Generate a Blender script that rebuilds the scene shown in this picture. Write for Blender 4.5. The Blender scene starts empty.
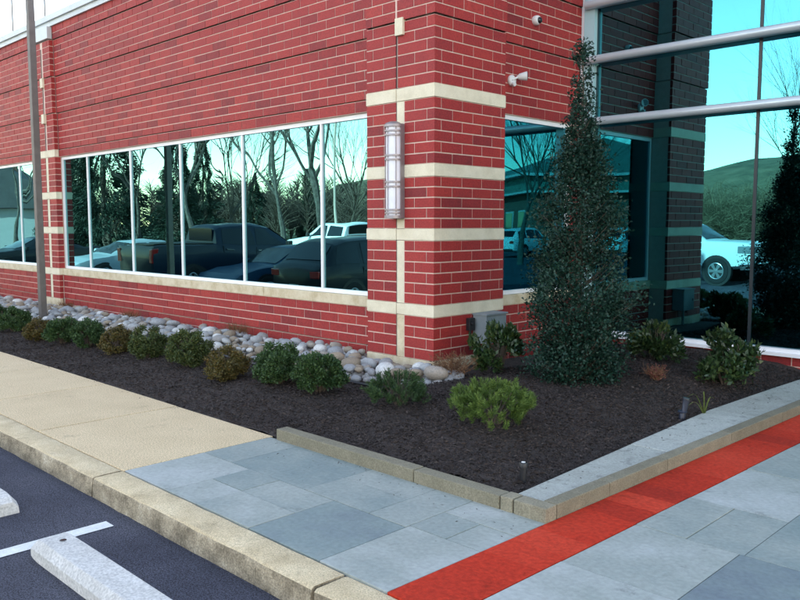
import bpy, bmesh, math, random
import numpy as np
from mathutils import Vector, Matrix
random.seed(7); rng = np.random.default_rng(7)
sc = bpy.context.scene
C = sc.collection
R = math.radians

# ------------------------------------------------------------------ camera, sky, sun, exposure
CAM = (5.085, -5.59, 1.52); PITCH = R(5.39); HEAD = R(45.27); FPX = 795.0   # FPX for an 800 px wide picture
cam = bpy.data.cameras.new('camera'); camo = bpy.data.objects.new('camera', cam); C.objects.link(camo)
camo.location = CAM
camo.rotation_euler = (math.pi/2 - PITCH, 0, math.pi/2 - HEAD)
cam.sensor_width = 36; cam.lens = 36*FPX/800; cam.clip_start = .05; cam.clip_end = 2000
sc.camera = camo
SUN_EL, SUN_DIR = R(28), (-.10, .995)          # direction on the ground towards the sun (behind the building)
w = bpy.data.worlds.new('World'); sc.world = w; w.use_nodes = True
nt = w.node_tree; bg = nt.nodes['Background']
sky = nt.nodes.new('ShaderNodeTexSky'); sky.sky_type = 'NISHITA'; sky.sun_disc = False
sky.sun_elevation = SUN_EL; sky.sun_rotation = math.atan2(SUN_DIR[0], SUN_DIR[1])
sky.air_density = 1.0; sky.dust_density = .0; sky.ozone_density = 1.0
mx = nt.nodes.new('ShaderNodeMix'); mx.data_type = 'RGBA'; mx.blend_type = 'MULTIPLY'; mx.inputs[0].default_value = 1
mx.inputs[7].default_value = (1.40, 1.05, .82, 1)
nt.links.new(sky.outputs[0], mx.inputs[6]); nt.links.new(mx.outputs[2], bg.inputs[0])
bg.inputs[1].default_value = .15
sun = bpy.data.lights.new('sun', 'SUN'); suno = bpy.data.objects.new('sun', sun); C.objects.link(suno)
sun.energy = 3.0; sun.angle = R(.6); sun.color = (1, .95, .86)
sv = Vector((SUN_DIR[0]*math.cos(SUN_EL), SUN_DIR[1]*math.cos(SUN_EL), math.sin(SUN_EL)))
suno.rotation_euler = sv.to_track_quat('Z', 'Y').to_euler(); suno.location = (-10, 12, 20)
sc.view_settings.view_transform = 'Standard'; sc.view_settings.look = 'None'
sc.view_settings.gamma = 1; sc.view_settings.use_curve_mapping = False
sc.view_settings.exposure = 2.5
sc.render.engine = 'CYCLES'
sc.cycles.max_bounces = 8; sc.cycles.transparent_max_bounces = 16; sc.cycles.glossy_bounces = 5

# ------------------------------------------------------------------ pixel helpers (a pixel gives a direction; the distance comes from what it touches)
_c = np.array(CAM)
_fw = np.array([-math.cos(HEAD), math.sin(HEAD), 0]); _rt = np.array([math.sin(HEAD), math.cos(HEAD), 0]); _up = np.array([0, 0, 1.])
_f3 = _fw*math.cos(PITCH) - _up*math.sin(PITCH); _d3 = -_up*math.cos(PITCH) - _fw*math.sin(PITCH)
def project(p):
    q = np.array(p) - _c; z = q @ _f3
    return 400 + FPX*(q @ _rt)/z, 300 + FPX*(q @ _d3)/z, z
def heading(px, d):
    r = _fw + (px-400)/798.5*_rt; r = r/np.linalg.norm(r)
    return _c[:2] + d*r[:2]
GA, GB, GC = .33, -.30, 2.92                  # the glass planes: front windows (y), side window (x), curtain wall (y)
def seen_in_front(px, d): p = heading(px, d); return float(p[0]), float(2*GA - p[1])
def seen_in_curtain(px, d): p = heading(px, d); return float(p[0]), float(2*GC - p[1])
def seen_in_side(px, d): p = heading(px, d); return float(2*GB - p[0]), float(2*GC - p[1])   # side window, then curtain wall
def sm(t): t = min(1, max(0, t)); return t*t*(3-2*t)
def lot_z(x, y):
    a = sm((-4.5-y)/2.8)*.33 - .14*sm((-12-y)/4)
    b = sm((x-9)/8.0)*.2
    return -.12 - max(a, b)
LAWN_Y = -27.0
def ground_z(x, y):
    z = lot_z(x, y)
    if y < LAWN_Y and x < 14: z += .13 + min(1.2, (LAWN_Y-y)*.025)
    return z

# ------------------------------------------------------------------ materials
M = {}
def _n(t, k, **kw):
    n = t.nodes.new(k)
    for a, b in kw.items(): setattr(n, a, b)
    return n
def mat(name, cols, rough=.8, scale=6., bump=0., bscale=None, tone=False, tone_w=.7, spec=.5, metal=0., detail=5., fine=None, coat=0., stops=None, stain=None):
    m = bpy.data.materials.new(name); m.use_nodes = True; t = m.node_tree; p = t.nodes['Principled BSDF']
    if not isinstance(cols[0], (tuple, list)): cols = [cols]
    geo = _n(t, 'ShaderNodeNewGeometry'); L = t.links.new
    if len(cols) == 1 and not bump:
        p.inputs['Base Color'].default_value = (*cols[0], 1)
    else:
        no = _n(t, 'ShaderNodeTexNoise'); no.inputs['Scale'].default_value = scale; no.inputs['Detail'].default_value = detail
        no.inputs['Roughness'].default_value = .62
        L(geo.outputs['Position'], no.inputs['Vector'])
        rmp = _n(t, 'ShaderNodeValToRGB'); cr = rmp.color_ramp
        k = len(cols)
        pos = stops or [(.28+.44*i/(k-1) if not tone else i/(k-1)) if k > 1 else 0 for i in range(k)]
        while len(cr.elements) < k: cr.elements.new(.5)
        while len(cr.elements) > max(k, 1): cr.elements.remove(cr.elements[-1])
        for e, q, cc in zip(cr.elements, pos, cols): e.position = q; e.color = (*cc, 1)
        fac = no.outputs['Fac']
        if tone:
            at = _n(t, 'ShaderNodeAttribute'); at.attribute_name = 'tone'
            m1 = _n(t, 'ShaderNodeMath', operation='MULTIPLY'); m1.inputs[1].default_value = tone_w; L(at.outputs['Fac'], m1.inputs[0])
            m2 = _n(t, 'ShaderNodeMath', operation='MULTIPLY_ADD'); m2.inputs[1].default_value = 1-tone_w; L(no.outputs['Fac'], m2.inputs[0]); L(m1.outputs[0], m2.inputs[2])
            fac = m2.outputs[0]
        L(fac, rmp.inputs['Fac'])
        col = rmp.outputs['Color']
        if fine:                                # a second, fine speckle: (scale, strength)
            n2 = _n(t, 'ShaderNodeTexNoise'); n2.inputs['Scale'].default_value = fine[0]; n2.inputs['Detail'].default_value = 2
            L(geo.outputs['Position'], n2.inputs['Vector'])
            mr = _n(t, 'ShaderNodeMapRange'); mr.inputs[1].default_value = .3; mr.inputs[2].default_value = .7; mr.inputs[3].default_value = 1-fine[1]; mr.inputs[4].default_value = 1+fine[1]
            L(n2.outputs['Fac'], mr.inputs[0])
            vm = _n(t, 'ShaderNodeVectorMath', operation='SCALE'); L(col, vm.inputs[0]); L(mr.outputs[0], vm.inputs['Scale'])
            col = vm.outputs[0]
        if stain:                               # dirt spots: (scale, threshold, softness, strength)
            n3 = _n(t, 'ShaderNodeTexNoise'); n3.inputs['Scale'].default_value = stain[0]; n3.inputs['Detail'].default_value = 8; n3.inputs['Roughness'].default_value = .7
            L(geo.outputs['Position'], n3.inputs['Vector'])
            ms = _n(t, 'ShaderNodeMapRange'); ms.inputs[1].default_value = stain[1]; ms.inputs[2].default_value = stain[1]+stain[2]; ms.inputs[3].default_value = 1; ms.inputs[4].default_value = 1-stain[3]
            L(n3.outputs['Fac'], ms.inputs[0])
            vs_ = _n(t, 'ShaderNodeVectorMath', operation='SCALE'); L(col, vs_.inputs[0]); L(ms.outputs[0], vs_.inputs['Scale'])
            col = vs_.outputs[0]
        L(col, p.inputs['Base Color'])
        if bump:
            nb = _n(t, 'ShaderNodeTexNoise'); nb.inputs['Scale'].default_value = bscale or scale*6; nb.inputs['Detail'].default_value = 6
            L(geo.outputs['Position'], nb.inputs['Vector'])
            b = _n(t, 'ShaderNodeBump'); b.inputs['Strength'].default_value = bump; b.inputs['Distance'].default_value = .01
            L(nb.outputs['Fac'], b.inputs['Height']); L(b.outputs[0], p.inputs['Normal'])
    p.inputs['Roughness'].default_value = rough; p.inputs['Metallic'].default_value = metal
    p.inputs['Specular IOR Level'].default_value = spec
    p.inputs['Coat Weight'].default_value = coat; p.inputs['Coat Roughness'].default_value = .05
    M[name] = m; return m
def leafmat(name, cols, rough=.55, trans=.25, spec=.4):
    m = mat(name, cols, rough, 9., tone=True, tone_w=.8, spec=spec); t = m.node_tree; p = t.nodes['Principled BSDF']
    out = t.nodes['Material Output']; tr = _n(t, 'ShaderNodeBsdfTranslucent'); mxs = _n(t, 'ShaderNodeMixShader'); mxs.inputs[0].default_value = trans
    src = p.inputs['Base Color'].links[0].from_socket
    t.links.new(src, tr.inputs[0]); t.links.new(p.outputs[0], mxs.inputs[1]); t.links.new(tr.outputs[0], mxs.inputs[2]); t.links.new(mxs.outputs[0], out.inputs[0])
    return m
def glassmat(name, refl, trans, fac, wav=.02, wscale=.9):
    m = bpy.data.materials.new(name); m.use_nodes = True; t = m.node_tree; t.nodes.remove(t.nodes['Principled BSDF'])
    out = t.nodes['Material Output']; g = _n(t, 'ShaderNodeBsdfGlossy'); g.inputs['Color'].default_value = (*refl, 1); g.inputs['Roughness'].default_value = 0.0
    tr = _n(t, 'ShaderNodeBsdfTransparent'); tr.inputs[0].default_value = (*trans, 1)
    mxs = _n(t, 'ShaderNodeMixShader'); lw = _n(t, 'ShaderNodeLayerWeight'); lw.inputs[0].default_value = .35
    mr = _n(t, 'ShaderNodeMapRange'); mr.inputs[3].default_value = fac; mr.inputs[4].default_value = 1.0
    t.links.new(lw.outputs['Fresnel'], mr.inputs[0]); t.links.new(mr.outputs[0], mxs.inputs[0])
    geo = _n(t, 'ShaderNodeNewGeometry'); no = _n(t, 'ShaderNodeTexNoise'); no.inputs['Scale'].default_value = wscale; no.inputs['Detail'].default_value = 1
    t.links.new(geo.outputs['Position'], no.inputs['Vector'])
    b = _n(t, 'ShaderNodeBump'); b.inputs['Strength'].default_value = wav; b.inputs['Distance'].default_value = .1
    t.links.new(no.outputs['Fac'], b.inputs['Height']); t.links.new(b.outputs[0], g.inputs['Normal'])
    t.links.new(tr.outputs[0], mxs.inputs[1]); t.links.new(g.outputs[0], mxs.inputs[2]); t.links.new(mxs.outputs[0], out.inputs[0])
    M[name] = m; return m

mat('asphalt', [(.040, .041, .056), (.060, .061, .080), (.082, .082, .100)], .9, 1.3, .8, 130, fine=(140, .8), spec=.25)
mat('paint_white', [(.60, .60, .58), (.76, .76, .74)], .7, 18, .3, 160, fine=(150, .08))
mat('walk_concrete', [(.50, .375, .215), (.63, .485, .295), (.72, .575, .375)], .9, 2.6, .35, 110, stain=(3.2, .58, .12, .28), fine=(110, .38), tone=True, tone_w=.3)
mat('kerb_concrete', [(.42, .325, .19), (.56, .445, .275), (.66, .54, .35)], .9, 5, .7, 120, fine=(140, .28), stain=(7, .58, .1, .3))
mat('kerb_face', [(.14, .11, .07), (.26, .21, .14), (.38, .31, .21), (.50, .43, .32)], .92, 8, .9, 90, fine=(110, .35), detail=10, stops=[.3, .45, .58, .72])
mat('stop_concrete', [(.46, .44, .41), (.58, .56, .53)], .9, 6, .6, 80, fine=(80, .22))
mat('flagstone', [(.125, .145, .18), (.20, .245, .235), (.30, .325, .295), (.46, .475, .46)], .62, 2.2, .25, 50, tone=True, tone_w=.5, fine=(40, .10), detail=9, stops=[.18, .40, .58, .80], spec=.3, stain=(5.5, .60, .10, .34))
mat('mortar_bed', [(.10, .10, .09), (.16, .155, .14)], .95, 20)
mat('red_paving', [(.29, .022, .012), (.45, .032, .014), (.56, .060, .030)], .7, 3.0, .35, 90, tone=True, tone_w=.5, fine=(40, .2), detail=9, stops=[.15, .5, .85], spec=.15, stain=(6, .55, .14, .35))
mat('edging_concrete', [(.10, .088, .058), (.20, .178, .122), (.32, .285, .205)], .9, 7, .6, 110, tone=True, tone_w=.3, fine=(120, .22))
mat('coping_stone', [(.22, .225, .19), (.36, .37, .33), (.47, .475, .43)], .8, 6, .5, 90, tone=True, tone_w=.3, fine=(80, .16), detail=9, stain=(9, .55, .12, .42))
mat('mulch', [(.018, .013, .012), (.036, .026, .022), (.055, .040, .033)], .95, 30, 1., 90, fine=(130, .5))
mat('mulch_chip', [(.016, .011, .010), (.040, .028, .024), (.080, .059, .050), (.16, .125, .105)], .9, 12, tone=True, tone_w=.9, stops=[0, .5, .85, 1])
mat('soil', [(.02, .015, .012)], .95)
mat('brick', [(.15, .018, .022), (.25, .023, .024), (.33, .029, .026), (.40, .046, .034)], .58, 9, .5, 130, tone=True, tone_w=.62, fine=(60, .2), stops=[.05, .35, .62, .95], spec=.35)
mat('mortar', [(.62, .45, .38), (.74, .56, .48)], .95, 14, .5, 150)
mat('precast', [(.60, .53, .385), (.70, .625, .465), (.76, .685, .53)], .85, 5, .25, 120, fine=(150, .07))
mat('precast_lower', [(.44, .345, .20), (.60, .50, .34), (.70, .61, .445)], .88, 7, .3, 120, fine=(150, .09))
mat('joint_dark', [(.035, .02, .02)], .9)
mat('caulk', [(.50, .40, .34)], .8)
mat('frame_white', [(.80, .79, .80), (.86, .85, .86)], .35, 5, spec=.5)
mat('frame_teal', [(.34, .52, .55), (.38, .56, .59)], .35, 5, metal=.0)
mat('frame_dark', [(.010, .018, .024)], .4)
mat('bar_metal', [(.46, .52, .55), (.52, .58, .61)], .3, 4, metal=.3)
mat('coping_metal', [(.50, .55, .56), (.58, .63, .64)], .4, 3, metal=.1)
mat('interior', [(.05, .06, .06)], .9)
mat('room_floor', [(.04, .04, .04)], .9)
mat('blind', [(.30, .36, .34)], .6)
mat('pole_metal', [(.12, .108, .10), (.165, .15, .14)], .5, 8, metal=.25, spec=.5)
mat('sconce_metal', [(.26, .235, .25), (.31, .285, .30)], .42, 14, metal=.6)
mat('sconce_shade', [(.66, .66, .74), (.74, .74, .80)], .35, 9)
mat('box_grey', [(.20, .235, .25), (.25, .285, .30)], .5, 8)
mat('black_plastic', [(.012, .012, .015)], .45)
mat('blue_plastic', [(.018, .022, .04)], .45)
mat('white_plastic', [(.72, .72, .70)], .4)
mat('lens_dark', [(.006, .006, .007)], .12)
mat('stone', [(.13, .11, .09), (.30, .235, .165), (.26, .265, .275), (.40, .395, .38), (.66, .64, .60)], .75, 16, .4, 60, tone=True, tone_w=.82, fine=(70, .15), stops=[0, .2, .45, .7, .95])
mat('bark', [(.055, .042, .032), (.10, .08, .062), (.16, .135, .11)], .95, 12, .8, 40)
mat('bark_pale', [(.05, .043, .036), (.09, .08, .068), (.17, .155, .135)], .95, 7, .6, 30)
mat('twig', [(.07, .052, .04), (.11, .085, .065)], .95, 3)
mat('twig_tan', [(.12, .095, .055), (.20, .165, .095)], .95, 3)
mat('dead_twig', [(.11, .055, .03), (.19, .10, .05)], .95, 30)
leafmat('leaf_box', [(.018, .045, .016), (.040, .085, .026), (.085, .14, .04)])
leafmat('leaf_bronze', [(.045, .052, .016), (.10, .082, .022), (.21, .125, .035)])
leafmat('leaf_mixed', [(.026, .05, .015), (.060, .088, .024), (.13, .13, .035)])
leafmat('leaf_holly', [(.006, .024, .015), (.011, .040, .026), (.026, .070, .048)], .5, .1, .28)
leafmat('leaf_laurel', [(.014, .034, .014), (.03, .065, .02), (.10, .13, .03)], .4, .2, .5)
leafmat('needle_mugo', [(.045, .09, .018), (.10, .17, .032), (.19, .27, .06)], .6, .25)
leafmat('needle_low', [(.018, .045, .018), (.04, .085, .028), (.07, .12, .04)], .6, .2)
leafmat('leaf_red', [(.12, .03, .025), (.24, .07, .055), (.32, .14, .10)], .7, .2)
leafmat('leaf_dead', [(.06, .032, .018), (.13, .065, .03), (.24, .12, .05)], .8, .2)
leafmat('leaf_strap', [(.12, .16, .035), (.24, .28, .08)], .5, .3)
leafmat('needle_spruce', [(.010, .024, .016), (.02, .042, .026), (.034, .06, .036)], .7, .1)
mat('lawn', [(.06, .075, .022), (.10, .105, .04), (.13, .12, .06)], .95, .8, .6, 40)
mat('hill_grass', [(.05, .05, .028), (.11, .10, .055), (.17, .145, .085)], .95, .35, detail=9)
mat('tyre', [(.012, .012, .013)], .85)
mat('rim', [(.45, .46, .48)], .3, metal=.8)
mat('car_glass', [(.010, .016, .019)], .08, spec=.4)
mat('head_lamp', [(.20, .22, .24)], .15, spec=.6)
mat('tail_lamp', [(.32, .012, .012)], .2, coat=.5)
mat('chrome', [(.55, .56, .58)], .18, metal=.9)
mat('trim_black', [(.012, .012, .013)], .5)
mat('far_roof', [(.10, .17, .14), (.13, .21, .17)], .6, .6)
mat('far_brick', [(.15, .075, .055), (.22, .12, .085)], .9, 3)
mat('shingle', [(.06, .06, .065), (.09, .09, .095)], .9, 2)
mat('siding', [(.34, .36, .36), (.40, .42, .42)], .8, 2)
mat('far_trim', [(.62, .62, .58)], .7)
mat('rod', [(.10, .11, .12)], .5, metal=.5)
for nm, c in dict(white=(.78, .79, .78), black=(.010, .016, .022), navy=(.009, .020, .038), blue=(.014, .05, .10), silver=(.34, .39, .43), charcoal=(.014, .017, .022)).items():
    mat('paint_'+nm if nm != 'white' else 'car_white', [c], .35, coat=.12 if nm != 'white' else .5, spec=.2, metal=.0)
# reflective coated glass; the room behind it is dark
glassmat('glass_front', (.21, .52, .55), (.16, .24, .25), .64, .035, 1.1)
glassmat('glass_teal', (.10, .40, .47), (.22, .40, .42), .58, .02, .8)

# ------------------------------------------------------------------ mesh helpers
class MB:
    def __init__(s): s.v = []; s.f = []; s.tn = []
    def add(s, vs, fs, tone=None):
        o = len(s.v); s.v.extend(vs); s.f.extend([tuple(i+o for i in f) for f in fs])
        s.tn.extend([tone if tone is not None else .5]*len(fs)); return s
    def box(s, x0, x1, y0, y1, z0, z1, tone=None, skip=''):
        vs = [(x0,y0,z0),(x1,y0,z0),(x1,y1,z0),(x0,y1,z0),(x0,y0,z1),(x1,y0,z1),(x1,y1,z1),(x0,y1,z1)]
        F = {'b':(0,3,2,1),'t':(4,5,6,7),'s':(0,1,5,4),'e':(1,2,6,5),'n':(2,3,7,6),'w':(3,0,4,7)}
        return s.add(vs, [f for k, f in F.items() if k not in skip], tone)
    def tube(s, pts, rad, n=8, cap=True, tone=None):
        pts = [Vector(p) for p in pts]; k = len(pts)
        if not isinstance(rad, (list, tuple)): rad = [rad]*k
        vs = []; fs = []; up = None
        for i in range(k):
            d = (pts[min(i+1, k-1)] - pts[max(i-1, 0)])
            if d.length < 1e-9: d = Vector((0, 0, 1))
            d.normalize()
            if up is None: up = Vector((0, 0, 1)) if abs(d.z) < .9 else Vector((1, 0, 0))
            a = d.cross(up)
            if a.length < 1e-6: a = d.cross(Vector((1, .3, 0)))
            a.normalize(); b = a.cross(d).normalized(); up = b
            for j in range(n):
                t = 2*math.pi*j/n; q = pts[i] + (a*math.cos(t) + b*math.sin(t))*rad[i]; vs.append(tuple(q))
        for i in range(k-1):
            for j in range(n):
                fs.append((i*n+j, i*n+(j+1) % n, (i+1)*n+(j+1) % n, (i+1)*n+j))
        if cap: fs.append(tuple(range(n-1, -1, -1))); fs.append(tuple(range((k-1)*n, k*n)))
        return s.add(vs, fs, tone)
    def lathe(s, prof, c=(0, 0, 0), axis='z', n=20, tone=None, arc=(0, 2*math.pi)):
        full = abs(arc[1]-arc[0]-2*math.pi) < 1e-6; m = n if full else n+1
        vs = []; fs = []
        for r, h in prof:
            for j in range(m):
                t = arc[0] + (arc[1]-arc[0])*j/n; a, b = r*math.cos(t), r*math.sin(t)
                p = {'z': (a, b, h), 'y': (a, h, b), 'x': (h, a, b)}[axis]
                vs.append((c[0]+p[0], c[1]+p[1], c[2]+p[2]))
        for i in range(len(prof)-1):
            for j in range(n if full else n):
                j2 = (j+1) % m
                fs.append((i*m+j, i*m+j2, (i+1)*m+j2, (i+1)*m+j))
        return s.add(vs, fs, tone)
    def prism(s, poly, z0, z1, tone=None):
        n = len(poly)
        vs = [(x, y, z0) for x, y in poly] + [(x, y, z1) for x, y in poly]
        fs = [tuple(range(n-1, -1, -1)), tuple(range(n, 2*n))] + [(i, (i+1) % n, n+(i+1) % n, n+i) for i in range(n)]
        return s.add(vs, fs, tone)
    def mesh(s, name, m, smooth=False, bevel=0, fix=False):
        me = bpy.data.meshes.new(name); me.from_pydata([tuple(v) for v in s.v], [], s.f)
        a = me.attributes.new('tone', 'FLOAT', 'FACE'); a.data.foreach_set('value', np.array(s.tn, np.float32))
        if bevel or fix:
            bm = bmesh.new(); bm.from_mesh(me)
            bmesh.ops.recalc_face_normals(bm, faces=bm.faces)
            if bevel:
                ed = [e for e in bm.edges if len(e.link_faces) == 2 and e.calc_face_angle(0) > .6]
                bmesh.ops.bevel(bm, geom=ed, offset=bevel, segments=2, affect='EDGES', profile=.6)
            bm.to_mesh(me); bm.free()
        me.materials.append(M[m] if isinstance(m, str) else m)
        if smooth:
            me.polygons.foreach_set('use_smooth', np.ones(len(me.polygons), bool))
            try: me.set_sharp_from_angle(angle=R(38))
            except Exception: pass
        me.update(); return me
    def build(s, name, m, parent=None, smooth=False, bevel=0, kind=None, world=False, fix=False):
        if world and parent is not None:
            l = parent.location; s.v = [(v[0]-l.x, v[1]-l.y, v[2]-l.z) for v in s.v]
        return put(name, s.mesh(name, m, smooth, bevel, fix), parent, kind)
def put(name, me, parent=None, kind=None):
    o = bpy.data.objects.new(name, me); C.objects.link(o)
    if parent is not None: o.parent = parent
    if kind: o['kind'] = kind
    return o
def tag(o, label, cat, group=None):
    o['label'] = label; o['category'] = cat
    if group: o['group'] = group
    return o
def root(name, label, cat, loc=(0, 0, 0), rz=0, group=None):
    o = bpy.data.objects.new(name, None); C.objects.link(o); o.location = loc; o.rotation_euler = (0, 0, rz); o.empty_display_size = .2
    return tag(o, label, cat, group)
def B(*a, **k): return MB().box(*a, **k)
def copy_tree(o, parent=None, name=None):
    c = o.copy(); C.objects.link(c); c.parent = parent
    for ch in list(o.children): copy_tree(ch, c)
    return c
def raw(name, V, F, m, tone=None, smooth=False, parent=None, kind=None):
    """fast mesh from numpy: V (n,3), F (k,4) or (k,3)"""
    me = bpy.data.meshes.new(name); k, q = F.shape
    me.vertices.add(len(V)); me.vertices.foreach_set('co', V.astype(np.float32).ravel())
    me.loops.add(k*q); me.loops.foreach_set('vertex_index', F.astype(np.int32).ravel())
    me.polygons.add(k); me.polygons.foreach_set('loop_start', np.arange(0, k*q, q, dtype=np.int32))
    if tone is not None:
        a = me.attributes.new('tone', 'FLOAT', 'FACE'); a.data.foreach_set('value', tone.astype(np.float32))
    me.materials.append(M[m]); me.update(calc_edges=True); me.validate()
    if smooth: me.polygons.foreach_set('use_smooth', np.ones(k, bool))
    return me if parent is False else put(name, me, parent, kind)
def leaves(P, D, ln, wd, bend=.25, r=rng):
    """diamond leaves at P pointing along D; returns V,F"""
    n = len(P); D = D/np.maximum(1e-6, np.linalg.norm(D, axis=1, keepdims=True))
    rnd = r.normal(size=(n, 3)); S = np.cross(D, rnd); S /= np.maximum(1e-6, np.linalg.norm(S, axis=1, keepdims=True))
    N = np.cross(S, D); ln = np.asarray(ln).reshape(-1, 1)*np.ones((n, 1)); wd = np.asarray(wd).reshape(-1, 1)*np.ones((n, 1))
    a = P; b = P + D*ln*.5 + S*wd*.5 + N*ln*bend*.3; c = P + D*ln; d = P + D*ln*.5 - S*wd*.5 + N*ln*bend*.3
    V = np.stack([a, b, c, d], 1).reshape(-1, 3); F = np.arange(4*n).reshape(n, 4)
    return V, F

# ------------------------------------------------------------------ the setting: lot, walk, kerb, paving, bed
def struct(o, label=None):
    o['kind'] = 'structure'
    if label: o['label'] = label
    return o
xs = [-600,-300,-150,-80,-50,-35,-25,-18,-12,-8,-4,0,4,7,9,10,11,12,13,14,15,16,17,20,30,45,60,90,150,300,600]
ys = [-600,-300,-150,-100,-70,-50,-40,-34,-30,-27.5,-24,-20,-16,-15,-14,-13,-12,-10,-9,-8,-7.3,-7,-6.7,-6.4,-6.1,-5.8,-5.5,-5.2,-4.9,-4.7,-4.5,-4,-3,0,5,10,20,30,45,60,90,150,300,600]
V = np.array([(x, y, lot_z(x, y)) for y in ys for x in xs]); nx = len(xs)
F = np.array([(j*nx+i, j*nx+i+1, (j+1)*nx+i+1, (j+1)*nx+i) for j in range(len(ys)-1) for i in range(nx-1)])
lot = struct(raw('parking_lot', V, F, 'asphalt', np.full(len(F), .5), smooth=True))
# painted bay lines
def zline(x0, x1, y0, y1, n=8):
    b = MB()
    for i in range(n):
        a, c = y0+(y1-y0)*i/n, y0+(y1-y0)*(i+1)/n
        b.add([(x0, a, lot_z(x0, a)+.004), (x1, a, lot_z(x1, a)+.004), (x1, c, lot_z(x1, c)+.004), (x0, c, lot_z(x0, c)+.004)], [(0, 3, 2, 1) if a > c else (0, 1, 2, 3)])
    return b
for k in range(-8, 1):
    x = .915 + 2.7*k
    o = zline(x+.0, x+.098, -8.9, -3.70, 14).build('bay_line', 'paint_white', lot)
for k in range(7):
    x = 12.5+2.7*k
    zline(x, x+.1, -3.0, 2.4, 6).build('bay_line', 'paint_white', lot)
for k in range(9):
    x = 16+2.7*k
    zline(x, x+.1, -34, -28.5, 6).build('bay_line', 'paint_white', lot)
# lawn beyond the lot
LX = [-250,-120,-70,-45,-30,-20,-10,0,8,14]; LY = [-27,-28,-32,-38,-46,-60,-90,-150,-250]
V = np.array([(x, y, ground_z(x, y-.001)+ (.25*math.sin(x*.13+y*.07) if y < -33 else 0)) for y in LY for x in LX]); nx = len(LX)
F = np.array([(j*nx+i, (j+1)*nx+i, (j+1)*nx+i+1, j*nx+i+1) for j in range(len(LY)-1) for i in range(nx-1)])
struct(raw('lawn', V, F, 'lawn', np.full(len(F), .5), smooth=True))
hl = []
HX = np.linspace(-160, 120, 36); HY = np.linspace(-95, -230, 14)
V = np.array([(x, y, ground_z(x, y) - 1.5 + 15*sm((-95-y)/60)*(1+.25*math.sin(x*.031+1.3)+.12*math.sin(x*.083)) + .5*math.sin(x*.4+y*.3)) for y in HY for x in HX]); nx = len(HX)
F = np.array([(j*nx+i, (j+1)*nx+i, (j+1)*nx+i+1, j*nx+i+1) for j in range(len(HY)-1) for i in range(nx-1)])
struct(raw('hill', V, F, 'hill_grass', np.full(len(F), .5), smooth=True))

# sidewalk of concrete panels
walk = struct(B(-30, .475, -3.385, -2.24, -.2, -.012).build('sidewalk', 'mortar_bed'))
px = .468
for i in range(17):
    w_ = 1.335 + (.03 if i == 0 else 0)
    B(px-w_+.014, px, -3.372, -2.235+.004*math.sin(i), -.1, random.uniform(-.001, .001), tone=random.random()).build('panel', 'walk_concrete', walk, bevel=.004)
    px -= w_
# kerb pieces, battered face, slightly worn
kerb = struct(B(-30, 12, -3.52, -3.385, -.45, -.14).build('kerb', 'mortar_bed'))
def kerb_piece(x0, x1, dz=0, dy=0, tilt=0):
    n = max(2, int((x1-x0)/.11)); prof = [(-3.580, -.46), (-3.577, -.12), (-3.568, -.024), (-3.563, -.009), (-3.551, -.001), (-3.40, 0), (-3.380, -.003), (-3.379, -.46)]
    b = MB(); k = len(prof); vs = []
    for i in range(n+1):
        x = x0+(x1-x0)*i/n
        for j, (y, z) in enumerate(prof):
            jit = random.uniform(-.004, .003) if j in (1, 2, 3) else random.uniform(-.0012, .0012)
            vs.append((x, y+dy+tilt*(x-x0)+jit, z+dz+(random.uniform(-.003, .001) if 1 < j < 7 else 0)))
    fs = [(i*k+j, (i+1)*k+j, (i+1)*k+j+1, i*k+j+1) for i in range(n) for j in range(k-1)] + [tuple(range(k)), tuple(range(n*k+k-1, n*k-1, -1))]
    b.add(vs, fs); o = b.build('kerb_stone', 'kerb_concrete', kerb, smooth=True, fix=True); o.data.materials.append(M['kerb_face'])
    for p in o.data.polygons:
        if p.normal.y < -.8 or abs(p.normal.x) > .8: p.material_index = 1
    return o
for i in range(10): kerb_piece(.455-3.05*(i+1)+.012, .455-3.05*i)
kerb_piece(.470, 2.552)
kerb_piece(2.566, 5.6, -.006, .006, -.004)
kerb_piece(5.615, 8.6); kerb_piece(8.615, 12)
# flagstones
def drift(y): return .030*(y+2.2)
pav = struct(MB().prism([(.47, -3.372), (9.0, -3.372), (9.0, 2.70), (2.5, 2.70), (2.5, -2.1), (.47, -2.1)], -.2, -.014).build('flagstone_pavement', 'mortar_bed'))
def slab(x0, x1, y0, y1, fx=False, tone=None, g=.0022, skew=(0, 0)):
    """fx: drift with the red strip at (left, right) edges"""
    l = drift if skew[0] else (lambda y: 0); r = drift if skew[1] else (lambda y: 0)
    z = random.uniform(-.0015, .0015); t = random.random() if tone is None else tone
    p = [(x0+g+l(y0), y0+g), (x1-g+r(y0), y0+g), (x1-g+r(y1), y1-g), (x0+g+l(y1), y1-g)]
    return MB().prism(p, -.05, z, tone=t).build('slab', 'flagstone', pav, bevel=.0025)
F1 = [(.472,1.00,-3.37,-2.803,.8),(.472,.80,-2.803,-2.262,.55),(.80,1.55,-2.803,-2.262,.35),(1.00,1.31,-3.07,-2.803,.4),(1.00,1.31,-3.37,-3.07,.75),
      (1.31,1.81,-3.37,-3.075,.65),(1.31,1.81,-3.075,-2.803,.55),(1.55,2.09,-2.803,-2.505,.5),(1.55,2.09,-2.505,-2.262,.6),(1.81,2.366,-3.37,-2.803,.3),
      (2.09,2.366,-2.803,-2.262,.6),(2.366,2.845,-3.37,-2.775,.7),(2.366,2.61,-2.775,-2.508,.5),(2.61,2.845,-2.775,-2.508,.65),(2.366,2.845,-2.508,-2.262,.7)]
for a in F1: slab(*a[:4], tone=a[4], skew=(0, 1 if a[1] > 2.8 else 0))
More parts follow.
